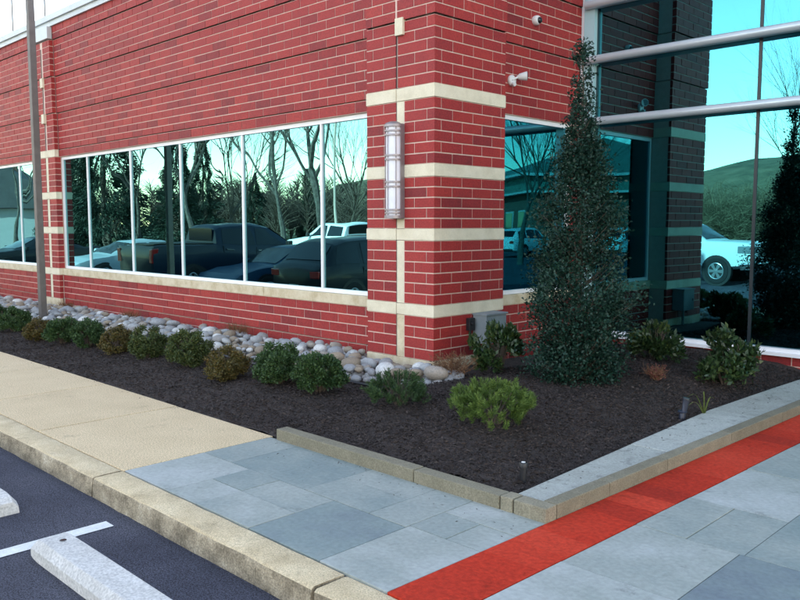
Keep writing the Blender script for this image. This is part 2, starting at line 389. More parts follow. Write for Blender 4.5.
F2 = [(3.165,3.44,-1.95,-1.365,.62),(3.44,3.72,-1.95,-1.365,.55),(3.72,4.33,-1.95,-1.21,.4),(3.165,3.72,-1.365,-.62,.8),(3.72,4.33,-1.21,-.62,.6),
      (3.165,3.70,-2.60,-1.95,.7),(3.70,4.33,-2.60,-1.95,.15),(3.165,3.70,-3.37,-2.60,.8),(3.70,4.33,-3.37,-2.60,.45),(3.165,3.75,-.62,.1,.62),(3.75,4.33,-.62,.30,.7),
      (3.165,3.75,.1,.75,.5),(3.75,4.33,.30,1.2,.4),(3.165,3.75,.75,1.6,.7),(3.75,4.33,1.2,2.1,.6),(3.165,3.75,1.6,2.7,.5),(3.75,4.33,2.1,2.7,.7)]
for a in F2: slab(*a[:4], tone=a[4], skew=(1 if a[0] < 3.2 else 0, 0))
yy = -3.37
while yy < 2.6:
    h_ = random.choice((.6, .75, .9)); xx = 4.33; y1 = min(2.7, yy+h_)
    while xx < 8.9:
        w_ = random.choice((.45, .6, .9)); slab(xx, min(9, xx+w_), yy, y1, tone=random.uniform(.2, .8)); xx += w_
    yy = y1
# red strip: pieces end to end
yy = -3.372; k = 0
for L_ in [.205]*40:
    y1 = min(2.7, yy+L_)
    if y1-yy > .05:
        p = [(2.849+drift(yy), yy+.0006), (3.161+drift(yy), yy+.0006), (3.161+drift(y1), y1-.0006), (2.849+drift(y1), y1-.0006)]
        MB().prism(p, -.05, .0012, tone=random.random()).build('red_paver', 'red_paving', pav)
    yy = y1; k += 1

# raised edging of the bed: front run, corner, right run with a cap of stone slabs
edg = root('bed_edging', 'low concrete edging with grey stone cap around the mulch bed', 'edging')
def epiece(x0, x1, dz=0, tone=None):
    return B(x0, x1, -2.272, -2.175, -.08, .078+dz, tone=random.random() if tone is None else tone).build('edging_block', 'edging_concrete', edg, bevel=.007)
epiece(.560, 1.905); epiece(1.912, 2.545, -.003); epiece(2.553, 2.632, .001, .95)
epiece(2.642, 2.846+.0, 0)
yy = -2.17
for i, L_ in enumerate((.50, .66, .9, .9, .9, .62)):
    y1 = yy+L_
    if i == 0: yy = -2.174
    p = [(2.762+drift(yy), yy+.003), (2.846+drift(yy), yy+.003), (2.846+drift(y1), y1-.001), (2.762+drift(y1), y1-.001)]
    MB().prism(p, -.08, .078+random.uniform(-.003, .002), tone=random.random()).build('edging_block', 'edging_concrete', edg, bevel=.006)
    yy = y1
yy = -2.166
for i, L_ in enumerate((1.33, 1.36, 1.25, .80)):
    y1 = min(2.64, yy+L_)
    xi = lambda y: 2.585 - .10*min(1, max(0, (y+2.1)/2.4)) + .05*max(0, y-.9)
    p = [(xi(yy), yy+.004), (2.752+drift(yy), yy+.004), (2.752+drift(y1), y1-.003), (xi(y1), y1-.003)]
    MB().prism(p, -.06, .070+random.uniform(-.002, .003), tone=random.random()).build('cap_stone', 'coping_stone', edg, bevel=.004)
    yy = y1

# the planting bed: soil and mulch as a height field, chips on top
def bed_z(x, y):
    if x < .5: e = y + 2.235                        # distance from the walk edge
    else: e = min(y + 2.17, 2.56 - x)
    base = (.0 if x < .5 else .045)
    z = base + (.10-base*.35)*sm(e/.9) + .04*sm((x-.2)/1.0)*sm(e/1.2)
    fall = max(0, -x-1.0)*.0095
    z -= min(.10, fall)*sm(e/1.0)
    z += .012*math.sin(x*3.1+y*2.3)+.009*math.sin(x*7.3-y*5.1)
    return z - .012*(1-sm(e/.1))
# finer grid
gx = np.arange(-16, 2.60, .055); gy = np.arange(-2.232, 2.90, .055)
def in_bed(x, y):
    if x < .53: ok = y >= -2.233
    else: ok = y >= -2.172
    if x > 2.57: return False
    if y > .25 and x < -.02: ok = y < .45 and x < -.02
    return ok
idx = {}; V = []; F = []
for j, y in enumerate(gy):
    for i, x in enumerate(gx):
        if in_bed(x, y): idx[(i, j)] = len(V); V.append((x, y, bed_z(x, y)+random.uniform(-.006, .006)))
for j in range(len(gy)-1):
    for i in range(len(gx)-1):
        q = [idx.get(k) for k in ((i, j), (i+1, j), (i+1, j+1), (i, j+1))]
        if None not in q: F.append(q)
bed = struct(raw('mulch_bed', np.array(V), np.array(F), 'mulch', np.full(len(F), .5), smooth=True))
STONE_Y = -.86
def chips(n, near):
    P = []
    while len(P) < n:
        x = random.uniform(-.5, 2.56) if near else random.uniform(-9, -.5); y = random.uniform(-2.225, 2.75 if near else -.85)
        if near and x < .53 and y > .1: continue
        if x < .53 and y < -2.22 or x >= .53 and y < -2.165: continue
        if y > STONE_Y and x < .05: continue
        P.append((x, y, bed_z(x, y)+random.uniform(.001, .016)))
    P = np.array(P); n = len(P)
    a = rng.uniform(0, 2*math.pi, n); D = np.stack([np.cos(a), np.sin(a), rng.normal(0, .35, n)], 1)
    L_ = rng.gamma(2.6, .0052, n)+.006; W_ = L_*rng.uniform(.16, .42, n)
    P = P - D*L_[:, None]*.5
    V_, F_ = leaves(P, D, L_, W_, .5); return V_, F_, np.clip(rng.beta(2.0, 3.2, n), 0, 1)
parts = [chips(105000, True), chips(70000, False)]
V = np.concatenate([p[0] for p in parts]); o_ = 0; Fs = []
for p in parts: Fs.append(p[1]+o_); o_ += len(p[0])
ch = raw('mulch_chips', V, np.concatenate(Fs), 'mulch_chip', np.concatenate([p[2] for p in parts]), kind='stuff')
ch['label'] = 'dark brown bark mulch chips covering the planting bed'
# bits of spilled mulch on the cap stones and paving
def bits(n):
    P = []
    for _ in range(n):
        u = random.random()
        if u < .45: y = random.uniform(-2.1, 2.4); P.append((2.60+random.expovariate(14), y, .075))
        elif u < .8: P.append((random.uniform(.6, 2.8), -2.29-random.expovariate(9), .004))
        else: x = random.uniform(-6, .45); P.append((x, -2.25-random.expovariate(14), .004))
    P = np.array(P); a = rng.uniform(0, 6.28, n); D = np.stack([np.cos(a), np.sin(a), rng.normal(0, .1, n)], 1)
    return leaves(P, D, rng.gamma(2, .004, n)+.004, rng.uniform(.002, .006, n), .2)+(rng.uniform(.1, .8, n),)
V, F, T = bits(260)
o = raw('mulch_crumbs', V, F, 'mulch_chip', T, kind='stuff'); o['label'] = 'scattered crumbs of mulch on the pale paving and stone cap'

# river stones between bed and wall
smesh = []
for i in range(10):
    bm = bmesh.new(); bmesh.ops.create_icosphere(bm, subdivisions=2, radius=1)
    ax = Vector((random.uniform(.8, 1.2), random.uniform(.65, .95), random.uniform(.5, .75))); ph = [random.uniform(0, 6) for _ in range(3)]
    for v in bm.verts:
        k = 1+.13*math.sin(v.co.x*2.1+ph[0])+.11*math.sin(v.co.y*2.7+ph[1])+.1*math.sin(v.co.z*2.3+v.co.x*1.5+ph[2])
        v.co = Vector((v.co.x*ax.x*k, v.co.y*ax.y*k, v.co.z*ax.z*k))
    me = bpy.data.meshes.new('river_stone'); bm.to_mesh(me); bm.free()
    a = me.attributes.new('tone', 'FLOAT', 'FACE'); tv = [.05, .15, .25, .35, .45, .52, .62, .75, .95, .4][i]
    a.data.foreach_set('value', np.full(len(me.polygons), tv, np.float32)); me.materials.append(M['stone'])
    me.polygons.foreach_set('use_smooth', np.ones(len(me.polygons), bool)); smesh.append(me)
spots = []
def try_stone(x, y, r, lay):
    for (a, b, c, l) in spots[-700:]:
        if l == lay and (a-x)**2+(b-y)**2 < ((r+c)*.80)**2: return
    spots.append((x, y, r, lay))
for lay, n in ((0, 8000), (1, 1600)):
    for _ in range(n):
        x = random.uniform(-13.5, .46); r = random.choice((.034, .042, .05, .058, .066, .078, .095))*random.uniform(.9, 1.1)
        lo = STONE_Y + (.10 if lay else .03) + r + .05*math.sin(x*2)
        hi = (.20 if x < -.98 else -.06) - r - (.1 if lay else 0)
        if x > -.05: lo = max(lo, -.62+ (x+.05)*.3); hi = min(hi, -.06-r)
        y = random.uniform(lo, hi) if hi > lo else None
        if y is None: continue
        if abs(x+7.5) < .16 and abs(y+.77) < .16: continue
        try_stone(x, y, r, lay)
def stone_z(x, y, r, lay): return bed_z(x, y) + .012 + r*.30 + lay*.062 - .0*abs(y)
cand = []
for s in spots:
    px_, py_, d_ = project((s[0], s[1], .1)); vis = (-5 < px_ < 800)
    cand.append((vis*(s[2]/d_)*(1.25 if s[3] else 1.), s))
cand.sort(key=lambda t: -t[0])
VV = []; FF = []; TT = []; off = 0
for i, (_, s) in enumerate(cand):
    me = random.choice(smesh)
    rot = Matrix.Rotation(random.uniform(0, 6.28), 4, 'Z') @ Matrix.Rotation(random.uniform(-.3, .3), 4, 'X') @ Matrix.Rotation(random.uniform(-.3, .3), 4, 'Y')
    mw = Matrix.Translation((s[0], s[1], stone_z(*s))) @ rot @ Matrix.Scale(s[2]*1.05, 4)
    if i < 300:
        o = put('river_stone', me); o.matrix_world = mw
        tag(o, 'smooth rounded river stone in the pale stone strip along the brick wall', 'stone', 'river stones along the wall')
    else:
        n = len(me.vertices); co = np.empty(n*3, np.float32); me.vertices.foreach_get('co', co); co = co.reshape(-1, 3)
        mm = np.array(mw); VV.append(co @ mm[:3, :3].T + mm[:3, 3])
        ff = np.empty(len(me.polygons)*3, np.int32); me.polygons.foreach_get('vertices', ff); FF.append(ff.reshape(-1, 3)+off); off += n
        TT.append(np.full(len(me.polygons), me.attributes['tone'].data[0].value))
o = raw('river_stones', np.concatenate(VV), np.concatenate(FF), 'stone', np.concatenate(TT), smooth=True, kind='stuff')
o['label'] = 'farther and smaller river stones filling the strip along the brick wall'
# black plastic edging between stones and mulch
b = MB(); pts = [(x, STONE_Y-.01+.015*math.sin(x*1.7), bed_z(x, STONE_Y)+.012) for x in np.arange(-13.5, .0, .25)]
pts += [(.08, -.80, bed_z(.08, -.8)+.012), (.25, -.66, bed_z(.2, -.66)+.01), (.40, -.48, bed_z(.4, -.48)+.005), (.44, -.3, bed_z(.44, -.3))]
b.tube(pts, .014, 6)
tag(b.build('landscape_edging', 'black_plastic', smooth=True), 'thin black plastic edging strip between river stones and mulch', 'edging')

# ------------------------------------------------------------------ the building
bld = root('office_building', 'red brick office building with cream bands and mirrored teal windows', 'building')
BR = []                                             # every brick: (wall, x0,x1,y0,y1,z0,z1,tone)
def tonev():
    u = random.random()
    return random.uniform(.05, .3) if u < .07 else min(1, max(0, random.gauss(.58, .14)))
J = .006
def frontrow(wall, y, x0, x1, z0, z1, odd, L=.305, ph=0.):
    """a course facing -y"""
    e = [x1]; u = x1 - (L if not odd else L*.5) + ph
    while u > x0+.06:
        if u < x1-.05: e.append(u)
        u -= L
    e.append(x0)
    for a, b_ in zip(e[:-1], e[1:]):
        jit = random.uniform(-.001, .001)
        BR.append((wall, b_+J, a-J, y+jit, y+.035, z0+J, z1-J, tonev()))
def siderow(wall, x, y0, y1, z0, z1, odd, L=.305, cuts=None):
    e = [y0]; u = y0 + (L if not odd else L*.5)
    while u < y1-.06: e.append(u); u += L
    e.append(y1)
    for a, b_ in zip(e[:-1], e[1:]):
        jit = random.uniform(-.001, .001)
        BR.append((wall, x-.035, x+jit, a+J, b_-J, z0+J, z1-J, tonev()))
def courses(z0, z1, n): return [(z0+(z1-z0)*i/n, z0+(z1-z0)*(i+1)/n) for i in range(n)]
STEP = .012
def proud(z): return -.014 if z < .2 else (0 if z < 3.46 else STEP if z < 4.08 else 2*STEP if z < 4.7 else 3*STEP if z < 5.33 else 4*STEP)
mort = {'corner_pillar': MB(), 'front_wall': MB(), 'side_wall': MB(), 'pilaster': MB(), 'plinth_wall': MB()}
GR = .013                                           # dark reveal under each projecting tier
# front wall
FX0, FX1, YA = -16.6, -.935, .26
tiers_up = [(2.715, 2.835, 1), (2.835, 3.464, 6), (3.464, 4.09, 6), (4.09, 4.715, 6), (4.715, 4.95, 2)]
low = [(-.10, .21, 3), (.21, .635, 4)]
k = 0
for (a, b_, n) in low + tiers_up:
    y = YA - proud(a+.01)
    mort['front_wall'].box(FX0, FX1, y+.006, .50, a+(GR if a > .1 and a != 2.715 else 0), b_-.0006)
    if a > .1 and a != 2.715: mort['front_wall'].box(FX0, FX1, y+.05, .50, a-.0004, a+GR-.0004)
    for (z0, z1) in courses(a, b_, n):
        z0b = z0 + (GR-J if abs(z0-a) < 1e-6 and a > .1 and a != 2.715 else 0)
        frontrow('front_wall', y, FX0, -10.0, z0b, z1, k % 2); frontrow('front_wall', y, -9.18, FX1, z0b, z1, k % 2); k += 1
# wall between the window bays behind the pilaster
mort['front_wall'].box(-10.0, -9.19, .30, .50, .6352, 2.7148)
# pilaster with cream bands and strip
PX0, PX1, PY = -10.0, -9.18, .19
bands = [(.635, .75), (1.37, 1.485), (1.98, 2.10), (2.715, 2.84)]
gaps = [(.21, .635, 4), (.75, 1.37, 6), (1.485, 1.98, 5), (2.10, 2.715, 6), (2.84, 3.464, 6), (3.464, 4.09, 6), (4.09, 4.715, 6)]
for gi, (a, b_, n) in enumerate(gaps):
    y = PY - proud(a+.01); g = GR if a >= 3.4 else 0
    mort['pilaster'].box(PX0+.004, PX1-.006, y+.006, .30, a+g, b_-.0006)
    if g: mort['pilaster'].box(PX0+.004, PX1-.006, y+.05, .30, a-.0004, a+g-.0004)
    for i, (z0, z1) in enumerate(courses(a, b_, n)):
        z0 += g-J if i == 0 and g else 0
        L_ = [PX0, -9.80 if (i+gi) % 2 else -9.695, -9.585]; Rr = [-9.485, -9.285 if (i+gi) % 2 else -9.44, PX1]
        for e in (L_, Rr):
            for q in range(2):
                last = e is Rr and q == 1
                BR.append(('pilaster', e[q]+J, e[q+1]-(J if not last else 0), y, y+(.03 if not last else .10), z0+J, z1-J, tonev()))
# corner pillar
CX0 = -.93; CY1 = 1.08
pg = [(.21, .635, 4), (.75, 1.37, 6), (1.485, 1.98, 5), (2.10, 2.715, 6), (2.84, 3.464, 6), (3.464, 4.09, 6), (4.09, 4.715, 6), (4.715, 5.34, 6), (5.34, 5.96, 6)]
for gi, (a, b_, n) in enumerate(pg):
    p = proud(a+.01); g = GR if a >= 3.4 else 0
    mort['corner_pillar'].box(CX0+.002, -.006+p, .006-p, CY1-.002, a+g, b_-.0006)
    if g: mort['corner_pillar'].box(CX0+.03, -.05+p, .05-p, CY1-.03, a-.0004, a+g-.0004)
    for i, (z0, z1) in enumerate(courses(a, b_, n)):
        z0 += g-J if i == 0 and g else 0
        odd = (i+gi) % 2; za, zb = z0+J, z1-J
        BR.append(('corner_pillar', (-.10 if odd else -.26)+J, p, -p, (.26 if odd else .10)-J, za, zb, tonev()))
        if a < 2.8: right = [-.395, -.10 if odd else -.26]; left = [CX0, CX0+(.095 if odd else .245), -.505]
        else: right = [-.487, -.10 if odd else -.26]; left = [CX0, CX0+(.095 if odd else .245), -.505]
        for e in (right, left):
            for q in range(len(e)-1):
                BR.append(('corner_pillar', e[q]+J, e[q+1]-J, -p+random.uniform(-.001, .001), .035, za, zb, tonev()))
        u = .26 if odd else .10
        while u < CY1-.03:
            v_ = min(CY1, u+.305)
            if CY1-v_ < .04: v_ = CY1
            BR.append(('corner_pillar', -.035, p+random.uniform(-.001, .001), u+J, v_-(J if v_ < CY1 else 0), za, zb, tonev())); u = v_
# side wall (faces +x)
XB, SY0, SY1 = -.25, 1.085, 2.87
k = 0
for (a, b_, n) in low + tiers_up + [(4.95, 5.34, 4), (5.34, 5.96, 6)]:
    p = proud(a+.01); g = GR if a > .1 and a not in (2.715, 2.835, 4.95) else 0
    mort['side_wall'].box(-.5, XB+p-.006, SY0, SY1, a+g, b_-.0006)
    if g: mort['side_wall'].box(-.5, XB+p-.05, SY0, SY1, a-.0004, a+g-.0004)
    for i, (z0, z1) in enumerate(courses(a, b_, n)):
        z0b = z0+(g-J if i == 0 and g else 0)
        siderow('side_wall', XB+p, SY0, SY1, z0b, z1, k % 2); k += 1
for i, (z0, z1) in enumerate(courses(.75, 2.715, 19)):      # narrow pier by the curtain wall
    siderow('side_wall', XB, 2.70, SY1, z0, z1, 0)
mort['side_wall'].box(-.5, XB-.006, 2.70, SY1, .7502, 2.7148)
# plinth under the curtain wall (faces -y)
mort['plinth_wall'].box(-.25, 9.0, 2.896, 3.2, -.3, .188)
for i, (z0, z1) in enumerate(courses(-.12, .188, 3)): frontrow('plinth_wall', 2.89, -.235, 9.0, z0, z1, i % 2)

walls = {k_: m_.build(k_, 'mortar', bld) for k_, m_ in mort.items()}
def show(b_):
    _, x0, x1, y0, y1, z0, z1, _t = b_
    side = (x1-x0) < (y1-y0)
    pts = [(x1, y0, z0), (x1, y1, z0), (x1, y1, z1), (x1, y0, z1)] if side else [(x0, y0, z0), (x1, y0, z0), (x1, y0, z1), (x0, y0, z1)]
    q = [project(p) for p in pts]
    if any(c[2] < 1 or not (-5 < c[0] < 805 and -5 < c[1] < 605) for c in q): return 0
    A = 0
    for i in range(4): A += q[i][0]*q[(i+1) % 4][1]-q[(i+1) % 4][0]*q[i][1]
    return abs(A)/2
BR.sort(key=lambda t: -show(t))
unit = {}
def unit_brick(t):
    kx = round(t*11)
    if kx not in unit: unit[kx] = B(-.5, .5, -.5, .5, -.5, .5, tone=kx/11).mesh('brick', 'brick')
    return unit[kx]
rest = {k_: MB() for k_ in mort}
for i, b_ in enumerate(BR):
    wn, x0, x1, y0, y1, z0, z1, t = b_
    if i < 300:
        o = put('brick', unit_brick(t), walls[wn]); o.location = ((x0+x1)/2, (y0+y1)/2, (z0+z1)/2); o.scale = (x1-x0, y1-y0, z1-z0)
    else: rest[wn].box(x0, x1, y0, y1, z0, z1, tone=t)
for k_, m_ in rest.items():
    if m_.v: m_.build('brick_courses', 'brick', walls[k_], kind='stuff')

# cream bands, base and strips
def part(name, m, *boxes, parent=bld, bevel=.0, smooth=False):
    b = MB()
    for q in boxes: b.box(*q)
    return b.build(name, m, parent, bevel=bevel, smooth=smooth)
cp, pl_, fw_, sw_ = walls['corner_pillar'], walls['pilaster'], walls['front_wall'], walls['side_wall']
for (a, b_) in bands:
    part('band', 'precast', (-.392, .004, -.004, CY1+.003, a+.002, b_-.002), parent=cp, bevel=.003)
    part('band', 'precast', (CX0-.003, -.507, -.004, .06, a+.002, b_-.002), parent=cp, bevel=.003)
    part('band', 'precast', (-.5, -.394, -.001, .06, a+.004, b_-.004), parent=cp)
    part('band', 'precast', (PX0-.003, -9.588, PY-.004, .29, a+.002, b_-.002), parent=pl_, bevel=.003)
    part('band', 'precast', (-9.5875, -9.4825, PY-.001, .285, a+.004, b_-.004), parent=pl_)
    part('band', 'precast', (-9.482, PX1+.004, PY-.004, .29, a+.002, b_-.002), parent=pl_, bevel=.003)
part('base_block', 'precast_lower', (CX0-.004, .005, -.006, CY1+.004, -.3, .207), parent=cp, bevel=.006)
part('base_block', 'precast_lower', (PX0-.004, PX1+.005, PY-.006, .24, -.3, .207), parent=pl_, bevel=.006)
for (a, b_, n) in pg[:4]:
    part('strip', 'precast_lower' if a < .7 else 'precast', (-.498, -.402, .004, .05, a+.001, b_-.001), parent=cp)
    part('strip', 'precast', (-9.58, -9.49, PY+.002, .28, a+.001, b_-.001), parent=pl_)
part('control_joint', 'joint_dark', (-.507, -.4995, .0045, .04, .208, 2.71), (-.503, -.490, -.002, .03, 2.842, 5.9), parent=cp)
part('control_joint', 'caulk', (-.4895, -.4865, -.0012, .03, 2.842, 3.33), (-.4895, -.4865, -.0012, .03, 3.505, 5.9), parent=cp)
part('control_joint', 'joint_dark', (-9.588, -9.5805, PY, .27, .208, 2.71), (-9.556, -9.547, PY-.003, .27, 2.842, 3.45), (-9.556, -9.547, PY-.015, .27, 3.47, 4.08), (-9.556, -9.547, PY-.027, .27, 4.1, 4.6), parent=pl_)
part('control_joint', 'caulk', (-9.176, -9.170, .252, .29, .0, .63), (-9.176, -9.170, .2565, .29, 2.72, 3.46), (-9.176, -9.170, .2445, .29, 3.47, 4.08), (-9.176, -9.170, .2325, .29, 4.1, 4.7), parent=fw_)
part('control_joint', 'joint_dark', (-9.1695, -9.163, .257, .29, 2.72, 3.46), (-9.1695, -9.163, .245, .29, 3.47, 4.08), (-9.1695, -9.163, .233, .29, 4.1, 4.7), parent=fw_)
part('accent_block', 'precast', (-.498, -.392, -.030, .02, 3.335, 3.498), parent=cp, bevel=.006)
for a in (3.31, 3.935): part('accent_block', 'precast', (-9.60, -9.49, PY-.045, .25, a, a+.165), parent=pl_, bevel=.006)
# parapet coping in two steps, with the deeper panel over the pilaster
par = part('parapet_coping', 'coping_metal', (-16.8, -.94, .155, .62, 5.03, 5.125))
for x0, x1 in ((-16.8, -13.0), (-12.994, -9.17), (-9.164, -5.2), (-5.194, -.94)):
    part('coping_panel', 'coping_metal', (x0, x1, .19, .6, 4.945, 5.034), parent=par)
part('coping_panel', 'coping_metal', (-10.02, -9.175, .135, .22, 4.735, 4.94), parent=par, bevel=.004)
part('tower_coping', 'coping_metal', (-.98, .07, -.09, 1.2, 5.96, 6.15), (-.5, 9.1, 2.6, 3.3, 6.15, 6.3))
# precast sill under the windows
sill = part('sill', 'precast_lower', parent=fw_)
for x0, x1 in ((-16.6, -14.4), (-14.395, -12.2), (-12.195, -10.006), (-9.174, -7.3), (-7.295, -5.2), (-5.195, -3.1), (-3.095, -.937)):
    part('sill_stone', 'precast_lower', (x0, x1, YA-.012, .45, .637, .748), parent=fw_, bevel=.004)
bpy.data.objects.remove(sill)
part('sill_stone', 'precast_lower', (-.45, XB+.012, CY1+.006, SY1, .637, .748), parent=sw_, bevel=.004)

def front_window(xL, xR, mull, z0=.75, z1=2.712):
    b = MB(); y0, y1 = .304, .37; e = .0012
    b.box(xL, xR, y0, y1, z0, z0+.045); b.box(xL, xR, y0, y1, z1-.05, z1)
    b.box(xL, xL+.04, y0, y1, z0+.045, z1-.05); b.box(xR-.04, xR, y0, y1, z0+.045, z1-.05)
    wn = b.build('window', 'frame_white', bld)
    ed = [xL+.04] + sum([[m-.017, m+.017] for m in sorted(mull)], []) + [xR-.04]
    for m in mull: B(m-.017, m+.017, y0+.004, y1, z0+.046, z1-.051).build('mullion', 'frame_white', wn, bevel=.003)
    for i in range(0, len(ed), 2):
        ang = random.uniform(-.0012, .0012); hx = (ed[i+1]-ed[i])/2; cx = (ed[i]+ed[i+1])/2
        B(-hx, hx, 0, .008, z0+.045, z1-.05).build('pane', 'glass_front', wn)
        p = wn.children[-1]; p.location = (cx, GA, 0); p.rotation_euler = (random.uniform(-.0005, .0005), 0, ang)
    return wn
front_window(-9.178, -.94, [-2.03, -3.61, -5.15, -6.64, -8.17])
front_window(-16.4, -10.005, [-11.21, -12.7, -14.2])
# side window
b = MB(); xa, xb = -.36, -.275
b.box(xa, xb, 1.09, 2.698, .75, .795); b.box(xa, xb, 1.09, 2.698, 2.665, 2.712); b.box(xa, xb, 2.66, 2.698, .795, 2.665); b.box(xa, xb, 1.09, 1.13, .795, 2.665)
wn = b.build('window', 'frame_white', bld)
B(-.308, -.30, 1.13, 2.66, .795, 2.665).build('pane', 'glass_teal', wn)

# curtain wall
cw = part('curtain_wall', 'frame_white', (-.245, -.185, 2.872, 3.02, .26, 6.1), (-.245, 9.0, 2.868, 3.02, .192, .262), (-.20, 9.0, 2.82, 2.8675, .188, .222))
part('jamb', 'frame_teal', (-.184, -.045, 2.835, 3.02, .263, 6.1), parent=cw)
part('jamb_seal', 'frame_dark', (-.044, -.030, 2.9, 3.0, .263, 6.1), parent=cw)
CM = [1.845, 3.70, 5.55, 7.4, 9.0]; zl = [.263, 2.735, 3.45, 4.085, 5.1, 6.1]
pe = -.029
for m in CM:
    part('mullion', 'frame_dark', (m-.017, m+.017, 2.912, 3.03, .263, 6.1), parent=cw)
    for z0, z1 in zip(zl[:-1], zl[1:]):
        B(pe, m-.018, 2.92, 2.93, z0+.004, z1-.004).build('pane', 'glass_teal', cw)
    pe = m+.018
for z in zl[1:-1]:
    part('transom', 'frame_dark', (-.03, 9.0, 2.9115, 3.02, z-.0035, z+.0035), parent=cw)
    prof = [(2.905, -.030), (2.80, -.046), (2.765, -.040), (2.745, -.018), (2.742, .005), (2.752, .030), (2.775, .046), (2.80, .050), (2.905, .040)]
    b = MB(); n = len(prof); b.add([(-.14, y, z+h) for y, h in prof] + [(9.0, y, z+h) for y, h in prof], [(i, (i+1) % n, n+(i+1) % n, n+i) for i in range(n)] + [tuple(range(n-1, -1, -1)), tuple(range(n, 2*n))])
    b.build('bar', 'bar_metal', cw, smooth=True, fix=True)
# blind behind the right-hand lower pane
bl = root('window_blind', 'dark horizontal slat blind behind the rightmost lower curtain wall pane', 'blind', (2.75, 3.06, .28))
b = MB()
for i in range(64):
    z = .04 + i*.037; b.add([(-.86, -.012, z), (.9, -.012, z), (.9, .012, z+.014), (-.86, .012, z+.014)], [(0, 1, 2, 3)])
b.build('slats', 'blind', bl, kind='stuff')
B(-.86, .9, -.02, .02, 2.41, 2.45).build('head_rail', 'blind', bl)
for x in (-.6, 0, .6): B(x-.002, x+.002, -.002, .002, .03, 2.42).build('cord', 'blind', bl)
# closed mass of the building: rooms behind the glass, roofs, back walls
part('room', 'interior', (-16.6, -.5, 3.4, 3.6, -.3, 4.9), (-16.6, -16.4, .5, 14, -.3, 4.9), (-.5, -.44, .3, 1.08, -.3, 5.9), (-.5, -.44, 2.87, 8, -.3, 6.1), (-.44, 9.0, 6.0, 6.2, -.3, 6.1), (8.9, 9.1, 3.0, 14, -.3, 6.1), (-16.6, 9.0, 13.8, 14, -.3, 6.1))
part('room_floor', 'room_floor', (-16.4, -.5, .5, 3.4, -.3, .02), (-.44, 8.9, 3.2, 6.0, -.3, .10))
part('ceiling', 'interior', (-16.4, -.5, .5, 3.4, 3.0, 3.2), (-.44, 8.9, 3.04, 6.0, 2.95, 3.15))
part('roof', 'interior', (-16.6, -.5, .5, 14, 4.72, 4.9), (-.5, 9.0, 3.02, 14, 5.98, 6.1), (-.93, -.3, .3, 4, 5.9, 5.96))

# ------------------------------------------------------------------ fixtures
# light pole in the stone strip
lp = root('light_pole', 'tall square brown steel light pole standing in the river stones', 'light pole', (-7.50, -.77, bed_z(-7.50, -.77)))
b = MB(); h = .048
b.box(-h, h, -h, h, -.02, 7.2); b.build('pole', 'pole_metal', lp, bevel=.008)
B(-.14, .14, -.14, .14, -.01, .022).build('base_plate', 'pole_metal', lp, bevel=.004)
for sx in (-.1, .1):
    for sy in (-.1, .1): MB().lathe([(0, .05), (.014, .05), (.014, .02)], (sx, sy, 0), n=6).build('bolt', 'pole_metal', lp)
hd = B(-.2, .2, -.75, -.05, 7.05, 7.2).build('lamp_head', 'pole_metal', lp, bevel=.02)
B(-.15, .15, -.68, -.15, 7.04, 7.052).build('lens', 'sconce_shade', hd)
# wall sconce on the corner pillar: flat back box, half-round shade, paired rings, domed cap
sx, sz0, sz1 = -.475, 1.585, 2.50
ws = root('wall_sconce', 'tall half-round metal wall sconce with white shade on the corner pillar', 'wall lamp', (sx, 0, sz0)); H_ = sz1-sz0
B(-.088, .088, -.060, .0, 0.0, H_-.005).build('back_box', 'sconce_metal', ws, bevel=.004)
half = (math.pi, 2*math.pi)
sh = MB(); r_ = .078
sh.lathe([(r_, .03), (r_, H_-.03)], (0, -.060, 0), n=18, arc=half); sh.build('shade', 'sconce_shade', ws, smooth=True)
def ring(z, hgt, r): 
    return MB().lathe([(r-.01, z), (r, z), (r, z+hgt), (r-.01, z+hgt), (r-.01, z)], (0, -.062, 0), n=18, arc=half).build('ring', 'sconce_metal', ws, smooth=True)
for z in (.045, .075, .30, .345, .56, .60, H_-.12, H_-.08): ring(z, .016, .092)
MB().lathe([(.0, H_+.022), (.04, H_+.018), (.08, H_+.004), (.096, H_-.012), (.096, H_-.035), (0, H_-.035)], (0, -.06, 0), n=18, arc=half).build('cap', 'sconce_metal', ws, smooth=True)
MB().lathe([(.0, 0), (.096, .0), (.096, .03), (0, .03)], (0, -.06, 0), n=18, arc=half).build('bottom_plate', 'sconce_metal', ws, smooth=True)
for a in (1.18, 1.5, 1.82):
    t = a*math.pi; x, y = .088*math.cos(t), -.06+.088*math.sin(t); B(x-.003, x+.003, y-.003, y+.003, .03, H_-.03).build('rod', 'sconce_metal', ws)
# dome camera and twin-head sensor lamp on the side wall
XBp = XB+STEP
sc1 = root('security_camera', 'small white round security camera with black lens high on the side wall', 'camera', (XBp, 1.905, 3.775))
MB().lathe([(0, 0), (.050, 0), (.054, .02), (.050, .05), (.042, .062), (0, .064)], axis='x', n=24).build('housing', 'white_plastic', sc1, smooth=True)
MB().lathe([(.036, .058), (.036, .066), (.030, .078), (.016, .086), (0, .088)], (0, .006, -.004), axis='x', n=20).build('lens', 'lens_dark', sc1, smooth=True)
sl = root('sensor_light', 'white twin-headed sensor floodlight above the side window', 'floodlight', (XB, 1.50, 3.075))
MB().lathe([(0, 0), (.058, 0), (.060, .02), (.05, .035), (0, .038)], axis='x', n=24).build('base_plate', 'white_plastic', sl, smooth=True)
MB().tube([(.03, .0, .01), (.06, .03, .03), (.075, .06, .04)], .012, 8).build('arm', 'white_plastic', sl, smooth=True)
hd_ = MB().tube([(.06, .045, .03), (.075, .06, .04), (.115, .095, .045), (.135, .11, .046)], [.02, .034, .046, .05], 14).build('lamp_head', 'white_plastic', sl, smooth=True)
